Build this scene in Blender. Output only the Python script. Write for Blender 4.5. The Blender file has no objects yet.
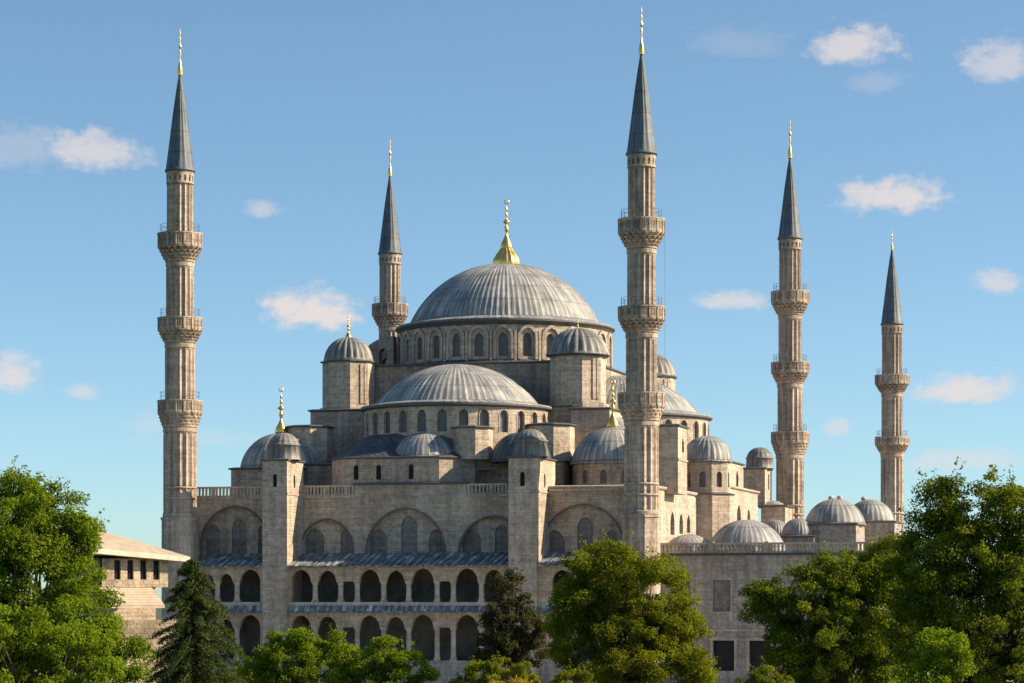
import bpy, math, random
import numpy as np
from mathutils import Vector, Matrix
random.seed(7); rng = np.random.default_rng(11)
C = bpy.context.scene
COL = C.collection
PI = math.pi
# ------------------------------------------------------------------ camera, sky, sun, exposure
F = 2714.0                     # focal length in pixels of a 1024 px wide frame
HOR = 600.0                    # image row of the horizon
CZ = 8.0
cam_d = bpy.data.cameras.new('camera'); cam = bpy.data.objects.new('camera', cam_d); COL.objects.link(cam)
cam.location = (0, 0, CZ); cam.rotation_euler = (PI/2, 0, 0)
cam_d.sensor_width = 36; cam_d.lens = F/1024*36; cam_d.shift_y = (HOR-341.5)/1024
cam_d.clip_start = 1; cam_d.clip_end = 20000
C.camera = cam
C.view_settings.view_transform = 'Standard'; C.view_settings.look = 'None'
C.view_settings.exposure = 0.86; C.view_settings.gamma = 1
C.view_settings.use_curve_mapping = False
SUN_AZ, SUN_EL = math.radians(87), math.radians(30)     # azimuth measured from the camera's back (-Y) towards +X
sv = Vector((math.sin(SUN_AZ)*math.cos(SUN_EL), -math.cos(SUN_AZ)*math.cos(SUN_EL), math.sin(SUN_EL)))
sd = bpy.data.lights.new('sun', 'SUN'); sun = bpy.data.objects.new('sun', sd); COL.objects.link(sun)
sd.energy = 5.0; sd.angle = math.radians(0.6); sd.color = (1.0, .81, .57)
sun.rotation_euler = (-sv).to_track_quat('-Z', 'Y').to_euler(); sun.location = (200, 100, 200)

def make_world():
    w = bpy.data.worlds.new('World'); C.world = w; w.use_nodes = True
    nt = w.node_tree; N = nt.nodes; L = nt.links; N.clear()
    out = N.new('ShaderNodeOutputWorld'); bg = N.new('ShaderNodeBackground')
    sky = N.new('ShaderNodeTexSky'); sky.sky_type = 'NISHITA'; sky.sun_disc = False
    sky.sun_elevation = SUN_EL; sky.sun_rotation = math.atan2(sv.x, sv.y)
    sky.altitude = 50; sky.air_density = 1.0; sky.dust_density = 1.1; sky.ozone_density = 2.0
    bg.inputs['Strength'].default_value = SKY_STRENGTH
    def M(op, a=None, b=None, c=None, clamp=False):
        n = N.new('ShaderNodeMath'); n.operation = op; n.use_clamp = clamp
        for i, x in enumerate((a, b, c)):
            if x is None: continue
            if isinstance(x, (int, float)): n.inputs[i].default_value = x
            else: L.new(x, n.inputs[i])
        return n.outputs[0]
    tc = N.new('ShaderNodeTexCoord'); sep = N.new('ShaderNodeSeparateXYZ'); L.new(tc.outputs['Generated'], sep.inputs[0])
    x, y, z = sep.outputs
    az = M('ARCTAN2', x, y)
    lift = N.new('ShaderNodeCombineXYZ'); L.new(x, lift.inputs[0]); L.new(y, lift.inputs[1]); L.new(M('ADD', M('MULTIPLY', z, 1.75), .028), lift.inputs[2])
    nv = N.new('ShaderNodeVectorMath'); nv.operation = 'NORMALIZE'; L.new(lift.outputs[0], nv.inputs[0]); L.new(nv.outputs[0], sky.inputs['Vector'])
    el = M('ARCSINE', z)
    comb = N.new('ShaderNodeCombineXYZ'); L.new(az, comb.inputs[0]); L.new(M('MULTIPLY', el, 1.5), comb.inputs[1])
    def noise(scale, detail, rough=.55):
        n = N.new('ShaderNodeTexNoise'); n.inputs['Scale'].default_value = scale; n.inputs['Detail'].default_value = detail
        n.inputs['Roughness'].default_value = rough; L.new(comb.outputs[0], n.inputs['Vector']); return n.outputs['Fac']
    n1 = M('SUBTRACT', noise(70, 6), .5); n2 = M('SUBTRACT', noise(230, 6, .6), .5)
    # small fair-weather clouds: azimuth / elevation / half width / half height (radians), density
    clouds = [(95,158,52,22,.75),(15,160,60,30,.28),(310,314,50,26,1.0),(262,214,20,11,.5),(12,381,34,20,.8),(78,396,16,10,.55),
              (852,54,50,25,.8),(1000,74,36,28,.62),(892,202,56,22,.9),(735,303,34,12,.7),(962,394,52,18,.9),(998,290,24,15,.65),
              (835,430,13,11,.5),(955,464,60,14,.45),(742,46,55,20,.14),(150,428,26,14,.25),(880,88,30,14,.2),(200,440,70,12,.18)]
    acc = None
    for (px, py, hw, hh, dens) in clouds:
        a0 = math.atan((px-512)/F); e0 = math.atan((HOR-py)/F)
        dx = M('DIVIDE', M('SUBTRACT', az, a0), hw/F)
        dy0 = M('SUBTRACT', el, e0)
        dy = M('DIVIDE', dy0, hh/F)
        # flatter base: distances below the centre count for more
        below = M('MULTIPLY', M('MINIMUM', dy, 0.0), 0.55)
        dy = M('ADD', dy, below)
        d = M('SQRT', M('ADD', M('MULTIPLY', dx, dx), M('MULTIPLY', dy, dy)))
        d = M('ADD', d, M('ADD', M('MULTIPLY', n1, 2.0), M('MULTIPLY', n2, 1.0)))
        m = N.new('ShaderNodeMapRange'); m.interpolation_type = 'SMOOTHSTEP'
        m.inputs['From Min'].default_value = 1.25; m.inputs['From Max'].default_value = 0.3
        m.inputs['To Min'].default_value = 0; m.inputs['To Max'].default_value = dens
        L.new(d, m.inputs['Value'])
        acc = m.outputs[0] if acc is None else M('MAXIMUM', acc, m.outputs[0])
    tint = N.new('ShaderNodeMix'); tint.data_type = 'RGBA'; tint.blend_type = 'MULTIPLY'; tint.inputs['Factor'].default_value = 1
    L.new(sky.outputs[0], tint.inputs['A']); tint.inputs['B'].default_value = SKY_TINT
    mix = N.new('ShaderNodeMix'); mix.data_type = 'RGBA'
    L.new(M('MULTIPLY', acc, 0.95), mix.inputs['Factor']); L.new(tint.outputs['Result'], mix.inputs['A'])
    mix.inputs['B'].default_value = CLOUD_COL
    L.new(mix.outputs['Result'], bg.inputs['Color']); L.new(bg.outputs[0], out.inputs['Surface'])
SKY_STRENGTH = 0.102
SKY_TINT = (.87, 1.01, .99, 1)
CLOUD_COL = (4.4, 4.0, 3.9, 1)
make_world()

# ------------------------------------------------------------------ helpers
ANG = math.radians(-15.6); cA, sA = math.cos(ANG), -math.sin(ANG)
OX, OY = -0.94, 366.7                        # centre of the prayer hall
def U(px, v):                                 # hall coordinate u of the line of sight px on the plane v
    k = (px-512)/F
    return (k*(OY+cA*v) - (OX+sA*v))/(cA+k*sA)
def V(px, u):                                 # hall coordinate v of the line of sight px on the plane u
    k = (px-512)/F
    return (k*(OY-sA*u) - (OX+cA*u))/(sA-k*cA)
def Z(py, u, v): return CZ + (HOR-py)/F*(OY-sA*u+cA*v)
def W(px, py, d): return Vector(((px-512)/F*d, d, CZ+(HOR-py)/F*d))

def tag(o, label=None, cat=None, group=None, kind=None):
    if label: o['label'] = label
    if cat: o['category'] = cat
    if group: o['group'] = group
    if kind: o['kind'] = kind
    return o
def empty(name, loc, rz=0, parent=None):
    o = bpy.data.objects.new(name, None); COL.objects.link(o); o.location = loc; o.rotation_euler = (0, 0, rz)
    if parent: o.parent = parent
    return o
def copy_tree(o, parent=None):
    c = o.copy(); COL.objects.link(c)
    if parent: c.parent = parent
    for ch in [x for x in o.children]: copy_tree(ch, c)
    return c

def arch_z(t, w, c=.25):                      # two-centred pointed arch: height over the springing at offset t
    cc = c*w; R = w+cc; t = min(abs(t), w)
    return math.sqrt(max(R*R-(t+cc)**2, 0))

class MB:
    def __init__(s): s.v = []; s.f = []; s.uv = []; s.sm = []
    def quad(s, ps, uvs=None, sm=False):
        i = len(s.v); s.v += [tuple(p) for p in ps]; s.f.append(tuple(range(i, i+len(ps))))
        if uvs is None:
            a = Vector(ps[1])-Vector(ps[0]); n = a.cross(Vector(ps[-1])-Vector(ps[0]))
            if abs(n.z) > .7*(n.length+1e-9): uvs = [(p[0], p[1]) for p in ps]
            elif abs(n.x) > abs(n.y): uvs = [(p[1], p[2]) for p in ps]
            else: uvs = [(p[0], p[2]) for p in ps]
        s.uv += list(uvs); s.sm.append(sm)
    def box(s, x0, x1, y0, y1, z0, z1, skip=''):
        P = lambda a, b, c: (a, b, c)
        if 'f' not in skip: s.quad([P(x0,y0,z0),P(x1,y0,z0),P(x1,y0,z1),P(x0,y0,z1)])
        if 'b' not in skip: s.quad([P(x1,y1,z0),P(x0,y1,z0),P(x0,y1,z1),P(x1,y1,z1)])
        if 'r' not in skip: s.quad([P(x1,y0,z0),P(x1,y1,z0),P(x1,y1,z1),P(x1,y0,z1)])
        if 'l' not in skip: s.quad([P(x0,y1,z0),P(x0,y0,z0),P(x0,y0,z1),P(x0,y1,z1)])
        if 't' not in skip: s.quad([P(x0,y0,z1),P(x1,y0,z1),P(x1,y1,z1),P(x0,y1,z1)])
        if 'd' not in skip: s.quad([P(x0,y1,z0),P(x1,y1,z0),P(x1,y0,z0),P(x0,y0,z0)])
        return s
    def loft(s, rings, closed=True, caps=True, sm=False):   # rings of equal point counts
        n = len(rings[0]); acc = [0]
        for k in range(n): acc.append(acc[-1]+(Vector(rings[0][(k+1) % n])-Vector(rings[0][k])).length)
        h = 0
        for j in range(len(rings)-1):
            a, b = rings[j], rings[j+1]; h2 = h+(Vector(b[0])-Vector(a[0])).length
            for k in range(n if closed else n-1):
                q = (k+1) % n
                zz = (a[k][2], a[q][2], b[q][2], b[k][2])
                if max(zz)-min(zz) > .05: uv = [(acc[k], zz[0]), (acc[k+1], zz[1]), (acc[k+1], zz[2]), (acc[k], zz[3])]
                else: uv = [(acc[k], h), (acc[k+1], h), (acc[k+1], h2), (acc[k], h2)]
                s.quad([a[k], a[q], b[q], b[k]], uv, sm)
            h = h2
        if caps:
            for r in (rings[0], rings[-1]): s.quad(list(r), [(p[0], p[1]) for p in r])
        return s
    def prism(s, pts, z0, z1, caps=True, dz=0):
        return s.loft([[(x, y, z0) for x, y in pts], [(x, y, z1) for x, y in pts]], caps=caps)
    def lathe(s, prof, n, cx=0, cy=0, mod=None, sub=1, rot=0.0, sm=True, uvr=None):
        ribs = uvr == 'ribs'; uvr = None if ribs else uvr
        """prof: (r, z) list; mod(k, sub) radial offset factor list repeated round; shared vertices"""
        m = n*sub; base = len(s.v); arc = [0]
        for j in range(1, len(prof)): arc.append(arc[-1]+math.hypot(prof[j][0]-prof[j-1][0], prof[j][1]-prof[j-1][1]))
        R = uvr or max(p[0] for p in prof)
        for (r, z, *e) in prof:
            amp = e[0] if e else 1.0
            for k in range(m):
                a = rot + 2*PI*k/m; rr = r
                if mod: rr = max(0, r + mod[k % sub]*amp*min(1, r/(R*.3+1e-6)))
                s.v.append((cx+rr*math.sin(a), cy-rr*math.cos(a), z))
        for j in range(len(prof)-1):
            for k in range(m):
                q = (k+1) % m
                s.f.append((base+j*m+k, base+j*m+q, base+(j+1)*m+q, base+(j+1)*m+k))
                u0 = 2*PI*R*k/m; u1 = 2*PI*R*(k+1)/m
                if ribs: u0, u1 = k/sub, (k+1)/sub
                s.uv += [(u0, arc[j]), (u1, arc[j]), (u1, arc[j+1]), (u0, arc[j+1])]; s.sm.append(sm)
        return s
    def strip(s, mp, s0, s1, z0, z1, ops=(), depth=.4, step=1e9, sill=True):
        """wall strip with openings. ops: dict(c, w, zb, zs, k='arch'|'rect', p). mp(s, z, d) -> point. z1 may be callable"""
        zt = z1 if callable(z1) else (lambda q: z1)
        def seg(a, b, fa, fb, ga, gb):       # bottoms fa, fb; tops ga, gb
            s.quad([mp(a, fa, 0), mp(b, fb, 0), mp(b, gb, 0), mp(a, ga, 0)], [(a, fa), (b, fb), (b, gb), (a, ga)])
        def solid(a, b, za, zb_=None):
            n = max(1, int(math.ceil((b-a)/step)))
            for i in range(n):
                p, q = a+(b-a)*i/n, a+(b-a)*(i+1)/n
                seg(p, q, za, za, zt(p) if zb_ is None else zb_, zt(q) if zb_ is None else zb_)
        cur = s0
        for o in sorted(ops, key=lambda o: o['c']):
            a, b = o['c']-o['w'], o['c']+o['w']
            a_, b_ = max(a, s0), min(b, s1)
            if a_ > cur: solid(cur, a_, z0)
            if o['zb'] > z0+1e-4: solid(a_, b_, z0, o['zb'])
            k = o.get('k', 'arch'); n = 10 if k == 'arch' else max(1, int(math.ceil((b_-a_)/min(step, 50))))
            hz = (lambda x: o['zs']+arch_z(x-o['c'], o['w'], o.get('p', .25))) if k == 'arch' else (lambda x: o['zs'])
            xs = [a_+(b_-a_)*.5*(1-math.cos(PI*i/n)) if k == 'arch' else a_+(b_-a_)*i/n for i in range(n+1)]
            for i in range(n): seg(xs[i], xs[i+1], hz(xs[i]), hz(xs[i+1]), zt(xs[i]), zt(xs[i+1]))
            out = [(a_, o['zb']), (a_, hz(a_))] + [(x, hz(x)) for x in xs[1:-1]] + [(b_, hz(b_)), (b_, o['zb'])]
            dd = o.get('d', depth)
            for (p, q) in zip(out[:-1], out[1:]):
                s.quad([mp(p[0], p[1], 0), mp(q[0], q[1], 0), mp(q[0], q[1], dd), mp(p[0], p[1], dd)], [(0, p[1]), (0, q[1]), (dd, q[1]), (dd, p[1])])
            if sill: s.quad([mp(b_, o['zb'], 0), mp(a_, o['zb'], 0), mp(a_, o['zb'], dd), mp(b_, o['zb'], dd)])
            cur = b_
        if cur < s1-1e-6: solid(cur, s1, z0)
        return s
    def hood(s, mp, c, w, zb, zs, band=.3, pr=.15, p=.25, n=10):   # raised moulding round an arch
        def line(ww):
            xs = [-ww*math.cos(PI*i/n) for i in range(n+1)]
            return [(c-ww, zb)] + [(c+x, zs+arch_z(x, ww, p)) for x in xs] + [(c+ww, zb)]
        a, b = line(w), line(w+band)
        for i in range(len(a)-1):
            s.quad([mp(*a[i], -pr), mp(*a[i+1], -pr), mp(*b[i+1], -pr), mp(*b[i], -pr)])
            s.quad([mp(*b[i], -pr), mp(*b[i+1], -pr), mp(*b[i+1], 0.02), mp(*b[i], 0.02)])
            s.quad([mp(*a[i], -pr), mp(*a[i+1], -pr), mp(*a[i+1], 0.02), mp(*a[i], 0.02)])
        return s
    def tube(s, pts, r0, r1=None, n=6, sm=True):
        r1 = r0 if r1 is None else r1; base = len(s.v); m = len(pts); pts = [Vector(p) for p in pts]
        for i, p in enumerate(pts):
            t = (pts[min(i+1, m-1)]-pts[max(i-1, 0)]).normalized()
            a = t.cross(Vector((0, 0, 1)) if abs(t.z) < .9 else Vector((1, 0, 0))).normalized(); b = t.cross(a)
            r = r0+(r1-r0)*i/(m-1)
            for k in range(n):
                q = 2*PI*k/n; s.v.append(tuple(p+a*r*math.cos(q)+b*r*math.sin(q)))
        for i in range(m-1):
            for k in range(n):
                q = (k+1) % n
                s.f.append((base+i*n+k, base+i*n+q, base+(i+1)*n+q, base+(i+1)*n+k)); s.uv += [(k, i), (k+1, i), (k+1, i+1), (k, i+1)]; s.sm.append(sm)
        return s
    def build(s, name, mat, parent=None, loc=None, rz=0):
        me = bpy.data.meshes.new(name); me.from_pydata(s.v, [], s.f)
        uvl = me.uv_layers.new(name='UVMap'); uvl.data.foreach_set('uv', np.array(s.uv, dtype=np.float32).ravel())
        me.polygons.foreach_set('use_smooth', s.sm); me.materials.append(mat); me.update()
        o = bpy.data.objects.new(name, me); COL.objects.link(o)
        if parent: o.parent = parent
        if loc: o.location = loc
        o.rotation_euler = (0, 0, rz)
        return o

def plane_map(ox, oy, ang):      # wall facing angle ang (0 = towards -v, 90 deg = towards +u); s runs to the right seen from outside
    dx, dy = math.cos(ang), math.sin(ang); nx, ny = math.sin(ang), -math.cos(ang)
    return lambda s_, z, d: (ox+dx*s_-nx*d, oy+dy*s_-ny*d, z)
def cyl_map(cx, cy, r):
    return lambda s_, z, d: (cx+(r-d)*math.sin(s_/r), cy-(r-d)*math.cos(s_/r), z)
def octo(cx, cy, r, rot=0, n=8):
    return [(cx+r*math.sin(rot+2*PI*(k+.5)/n), cy-r*math.cos(rot+2*PI*(k+.5)/n)) for k in range(n)]

# ------------------------------------------------------------------ materials
def new_mat(name):
    m = bpy.data.materials.new(name); m.use_nodes = True; nt = m.node_tree; nt.nodes.clear()
    out = nt.nodes.new('ShaderNodeOutputMaterial'); b = nt.nodes.new('ShaderNodeBsdfPrincipled')
    nt.links.new(b.outputs[0], out.inputs[0]); return m, nt, b
def nz(nt, vec, scale, detail=5, rough=.6):
    n = nt.nodes.new('ShaderNodeTexNoise'); n.inputs['Scale'].default_value = scale; n.inputs['Detail'].default_value = detail
    n.inputs['Roughness'].default_value = rough; nt.links.new(vec, n.inputs['Vector']); return n.outputs['Fac']
def mapping(nt, vec, sc):
    m = nt.nodes.new('ShaderNodeMapping'); m.inputs['Scale'].default_value = sc; nt.links.new(vec, m.inputs['Vector']); return m.outputs[0]
def ramp(nt, fac, stops):
    r = nt.nodes.new('ShaderNodeValToRGB'); e = r.color_ramp.elements
    while len(e) < len(stops): e.new(.5)
    for x, (p, c) in zip(e, stops): x.position = p; x.color = (*c, 1) if len(c) == 3 else c
    nt.links.new(fac, r.inputs['Fac']); return r.outputs['Color']
def mixc(nt, fac, a, b, mode='MIX'):
    m = nt.nodes.new('ShaderNodeMix'); m.data_type = 'RGBA'; m.blend_type = mode
    for key, x in (('Factor', fac), ('A', a), ('B', b)):
        if isinstance(x, (int, float)): m.inputs[key].default_value = x
        elif isinstance(x, tuple): m.inputs[key].default_value = (*x, 1) if len(x) == 3 else x
        else: nt.links.new(x, m.inputs[key])
    return m.outputs['Result']
def math_n(nt, op, a, b=0.0):
    m = nt.nodes.new('ShaderNodeMath'); m.operation = op
    for i, x in enumerate((a, b)):
        if isinstance(x, (int, float)): m.inputs[i].default_value = x
        else: nt.links.new(x, m.inputs[i])
    return m.outputs[0]
def stone(name, col, blocks=(.95, .34), stain=.5, streak=.38, mortar=.78, seed=0.0):
    m, nt, b = new_mat(name); L = nt.links
    geo = nt.nodes.new('ShaderNodeNewGeometry'); uv = nt.nodes.new('ShaderNodeUVMap')
    pos = geo.outputs['Position']
    pos2 = nt.nodes.new('ShaderNodeVectorMath'); pos2.operation = 'ADD'; pos2.inputs[1].default_value = (seed, seed*2, 0); L.new(pos, pos2.inputs[0]); pos = pos2.outputs[0]
    br = nt.nodes.new('ShaderNodeTexBrick'); br.inputs['Scale'].default_value = 1; br.inputs['Brick Width'].default_value = blocks[0]
    br.inputs['Row Height'].default_value = blocks[1]; br.inputs['Mortar Size'].default_value = .022; br.inputs['Mortar Smooth'].default_value = .6
    br.inputs['Bias'].default_value = 0
    br.inputs['Color1'].default_value = (1.07, 1.07, 1.07, 1); br.inputs['Color2'].default_value = (.86, .85, .84, 1)
    br.inputs['Mortar'].default_value = (mortar, mortar*.97, mortar*.93, 1); L.new(uv.outputs[0], br.inputs['Vector'])
    base = mixc(nt, 1.0, col, br.outputs['Color'], 'MULTIPLY')
    big = ramp(nt, nz(nt, pos, .16, 6, .65), [(.36, (1.08, 1.06, 1.02)), (.52, (.8, .78, .76)), (.64, (.5, .48, .465)), (.8, (.36, .35, .345))])
    base = mixc(nt, stain, base, mixc(nt, 1.0, base, big, 'MULTIPLY'))
    st = ramp(nt, nz(nt, mapping(nt, pos, (1.3, 1.3, .07)), 1.0, 6, .7), [(.44, (1.05, 1.05, 1.05)), (.54, (.66, .64, .61)), (.68, (.3, .285, .275))])
    base = mixc(nt, streak, base, mixc(nt, 1.0, base, st, 'MULTIPLY'))
    fine = ramp(nt, nz(nt, pos, 2.2, 6, .75), [(.36, (.62, .61, .6)), (.5, (.98, .97, .96)), (.64, (1.25, 1.22, 1.18))])
    base = mixc(nt, .8, base, mixc(nt, 1.0, base, fine, 'MULTIPLY'))
    crs = ramp(nt, nz(nt, mapping(nt, pos, (.12, .12, 2.6)), 1.0, 5, .75), [(.38, (.76, .75, .74)), (.6, (1.14, 1.13, 1.12))])
    base = mixc(nt, .75, base, mixc(nt, 1.0, base, crs, 'MULTIPLY'))
    # pale leached patches
    pl = ramp(nt, nz(nt, mapping(nt, pos, (.5, .5, .25)), .8, 5, .7), [(.54, (0, 0, 0)), (.7, (.5, .5, .5))])
    base = mixc(nt, pl, base, (col[0]*1.35, col[1]*1.33, col[2]*1.3))
    L.new(base, b.inputs['Base Color']); b.inputs['Roughness'].default_value = .9
    bp = nt.nodes.new('ShaderNodeBump'); bp.inputs['Strength'].default_value = .8; bp.inputs['Distance'].default_value = .12
    hh = math_n(nt, 'ADD', math_n(nt, 'MULTIPLY', br.outputs['Fac'], -.2), nz(nt, pos, 3.0, 6, .75))
    L.new(hh, bp.inputs['Height']); L.new(bp.outputs[0], b.inputs['Normal'])
    return m
def lead(name, col, seam=1, contrast=.8):
    m, nt, b = new_mat(name); L = nt.links
    geo = nt.nodes.new('ShaderNodeNewGeometry'); uv = nt.nodes.new('ShaderNodeUVMap'); pos = geo.outputs['Position']
    st = ramp(nt, nz(nt, mapping(nt, uv.outputs[0], (1.6, .16, 1)), 1.0, 6, .7), [(.34, (.5, .52, .56)), (.5, (.95, .95, .95)), (.64, (1.65, 1.6, 1.5))])
    base = mixc(nt, contrast, col, mixc(nt, 1.0, col, st, 'MULTIPLY'))
    pt = ramp(nt, nz(nt, pos, .45, 6, .65), [(.38, (.68, .7, .74)), (.6, (1.2, 1.17, 1.1))])
    base = mixc(nt, .9, base, mixc(nt, 1.0, base, pt, 'MULTIPLY'))
    br = nt.nodes.new('ShaderNodeTexBrick'); br.inputs['Scale'].default_value = 1; br.inputs['Brick Width'].default_value = seam
    br.offset = 0 if seam == 1 else .5
    br.inputs['Row Height'].default_value = 2.6; br.inputs['Mortar Size'].default_value = .1; br.inputs['Mortar Smooth'].default_value = .7
    br.inputs['Color1'].default_value = (1.08, 1.08, 1.08, 1); br.inputs['Color2'].default_value = (.84, .85, .87, 1); br.inputs['Mortar'].default_value = (.26, .27, .29, 1)
    L.new(uv.outputs[0], br.inputs['Vector'])
    base = mixc(nt, .7, base, mixc(nt, 1.0, base, br.outputs['Color'], 'MULTIPLY'))
    L.new(base, b.inputs['Base Color']); b.inputs['Roughness'].default_value = .6; b.inputs['Metallic'].default_value = 0
    bp = nt.nodes.new('ShaderNodeBump'); bp.inputs['Strength'].default_value = .4; bp.inputs['Distance'].default_value = .05
    L.new(nz(nt, pos, 2.2, 5, .7), bp.inputs['Height']); L.new(bp.outputs[0], b.inputs['Normal'])
    return m
def plain(name, col, rough=.7, metal=0, var=.25, scale=1.5):
    m, nt, b = new_mat(name); geo = nt.nodes.new('ShaderNodeNewGeometry')
    v = ramp(nt, nz(nt, geo.outputs['Position'], scale, 5, .65), [(.3, (1-var,)*3), (.7, (1+var,)*3)])
    nt.links.new(mixc(nt, 1.0, col, v, 'MULTIPLY'), b.inputs['Base Color'])
    b.inputs['Roughness'].default_value = rough; b.inputs['Metallic'].default_value = metal; return m
def lattice(name, col):
    m, nt, b = new_mat(name); uv = nt.nodes.new('ShaderNodeUVMap')
    vo = nt.nodes.new('ShaderNodeTexVoronoi'); vo.inputs['Scale'].default_value = 5.5; vo.inputs['Randomness'].default_value = .15
    nt.links.new(uv.outputs[0], vo.inputs['Vector'])
    geo = nt.nodes.new('ShaderNodeNewGeometry')
    c = ramp(nt, vo.outputs['Distance'], [(.25, tuple(x*.55 for x in col)), (.5, tuple(x*1.25 for x in col))])
    v = ramp(nt, nz(nt, geo.outputs['Position'], .6, 5, .65), [(.3, (.75,)*3), (.7, (1.2,)*3)])
    nt.links.new(mixc(nt, 1.0, c, v, 'MULTIPLY'), b.inputs['Base Color']); b.inputs['Roughness'].default_value = .55; return m
def leafmat(name, c1, c2, trans=.5):
    m = bpy.data.materials.new(name); m.use_nodes = True; nt = m.node_tree; nt.nodes.clear(); L = nt.links
    out = nt.nodes.new('ShaderNodeOutputMaterial'); d = nt.nodes.new('ShaderNodeBsdfPrincipled'); t = nt.nodes.new('ShaderNodeBsdfTranslucent')
    at = nt.nodes.new('ShaderNodeAttribute'); at.attribute_name = 'tint'; at.attribute_type = 'GEOMETRY'
    c = ramp(nt, at.outputs['Fac'], [(0, c1), (1, c2)])
    L.new(c, d.inputs['Base Color']); d.inputs['Roughness'].default_value = .65; d.inputs['Specular IOR Level'].default_value = .15
    L.new(mixc(nt, 1.0, c, (1.25, 1.3, .5), 'MULTIPLY'), t.inputs['Color'])
    mx = nt.nodes.new('ShaderNodeMixShader'); mx.inputs[0].default_value = trans; L.new(d.outputs[0], mx.inputs[1]); L.new(t.outputs[0], mx.inputs[2]); L.new(mx.outputs[0], out.inputs[0])
    return m
S_MAIN = stone('ashlar_stone', (.54, .46, .385))
S_DARK = stone('weathered_ashlar', (.47, .40, .34), stain=.7, streak=.55, seed=31)
S_MIN = stone('minaret_stone', (.52, .435, .365), (1.2, .55), stain=.5, streak=.7, mortar=.85, seed=77)
S_WARM = stone('arcade_stone', (.54, .44, .335), stain=.4, streak=.35, seed=13)
S_ANX = stone('annex_stone', (.42, .39, .36), (1.3, .5), stain=.6, streak=.5, seed=51)
S_TRIM = stone('moulding_stone', (.52, .46, .39), (3, 1.2), stain=.5, streak=.3, seed=5)
S_DKTRIM = stone('dark_moulding', (.2, .17, .145), (3, 1)); LEAD = lead('dome_lead', (.29, .292, .292), contrast=1); LEADT = lead('turret_lead', (.19, .187, .182), contrast=1); LEAD_SHADE = lead('dark_lead_painted_shade', (.06, .07, .085)); LEADB = lead('roof_lead', (.225, .25, .27), seam=.8, contrast=1)  # darkest lead has the exedra roof's shadow put into its base colour
def patchy(mat):
    nt = mat.node_tree; b = [n for n in nt.nodes if n.type == 'BSDF_PRINCIPLED'][0]; src = b.inputs['Base Color'].links[0].from_socket
    uv = [n for n in nt.nodes if n.type == 'UVMAP'][0]
    mp = nt.nodes.new('ShaderNodeMapping'); mp.inputs['Scale'].default_value = (1.3, .45, 1); mp.inputs['Rotation'].default_value = (0, 0, .6); nt.links.new(uv.outputs[0], mp.inputs[0])
    c = ramp(nt, nz(nt, mp.outputs[0], 1.0, 5, .6), [(.4, (.45, .5, .55)), (.52, (.9, .9, .9)), (.62, (2.1, 2.0, 1.9))])
    nt.links.new(mixc(nt, 1.0, src, c, 'MULTIPLY'), b.inputs['Base Color'])
patchy(LEADB)
EAVE = plain('eave_lead', (.09, .09, .095), .6)
SPIRE = lead('spire_lead', (.10, .125, .15), contrast=.8)
GOLD = plain('gilded_copper', (.9, .56, .16), .28, 1.0, .15, 3)
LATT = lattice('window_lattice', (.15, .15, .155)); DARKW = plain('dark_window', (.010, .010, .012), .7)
INFILL = stone('grey_infill', (.27, .25, .235), stain=.5, streak=.3, seed=91)
IRON = plain('railing_iron', (.16, .14, .12), .6, .3)

# ------------------------------------------------------------------ shared shapes
def cap_prof(r, h, z0, n=20, amp=1.0):
    R = (r*r+h*h)/(2*h); zc = z0+h-R; a0 = math.asin(min(1, r/R)) if h < r else PI-math.asin(r/R)
    return [(R*math.sin(a0*(1-i/n)), zc+R*math.cos(a0*(1-i/n)), amp) for i in range(n+1)]
def dome(name, parent, cx, cy, z0, r, h, ribs, skirt=None, mat=None, amp=.07, scallop=False, n=20):
    m = MB()
    mod = [amp, 0, 0, 0] if not scallop else [-amp, 0, amp*.35, 0]
    prof = cap_prof(r, h, z0, n)
    if skirt:                                  # lead-covered ledge round the foot, then the vertical lip
        rs, zs = skirt
        m.lathe([(rs-.25, zs-.24), (rs, zs-.2), (rs, zs-.06), ((r+rs)/2, (zs+z0)/2-.03), (r-.15, z0+.03)], max(ribs, 32), cx, cy, sm=False, uvr='ribs')
    m.lathe(prof, ribs, cx, cy, mod, 4, uvr='ribs')
    return m.build(name, mat or LEAD, parent)
FIN = [(0.0,0,),(.5,0),(.52,.06),(.44,.14),(.26,.22),(.12,.30),(.09,.34),(.13,.37),(.2,.42),(.13,.47),(.08,.49),(.1,.51),(.29,.545),(.3,.56),(.1,.60),(.06,.63),(.12,.67),(.12,.70),(.05,.73),(.04,.76),(.1,.79),(.1,.81),(.03,.84),(.03,.90)]
def finial(parent, cx, cy, z, h, w=.41, mat=None):
    m = MB(); m.lathe([(r*h*w*.95, z-.05+t*h) for (r, t) in FIN], 16, cx, cy)
    c = z+h*.945; R = h*.045; pts = [(cx+R*math.sin(a), cy, c-R*math.cos(a)) for a in [(-2.5+5*i/10) for i in range(11)]]
    m.tube(pts, h*.012, h*.012, 6)
    return m.build('finial', mat or GOLD, parent)
def arched_pane(w, h0, p=.25, rect=False):
    """window plate standing on its sill at the origin, facing -y: half width w, jamb height h0"""
    n = 10; top = [(-w*math.cos(PI*i/n), 0, h0+(0 if rect else arch_z(-w*math.cos(PI*i/n), w, p))) for i in range(n+1)]
    m = MB(); pts = [(-w, 0, 0)] + top + [(w, 0, 0)]
    if rect: pts = [(-w, 0, 0), (-w, 0, h0), (w, 0, h0), (w, 0, 0)]
    m.quad(pts[::-1], [(q[0], q[2]) for q in pts[::-1]])
    return m
_pane = {}
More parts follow.
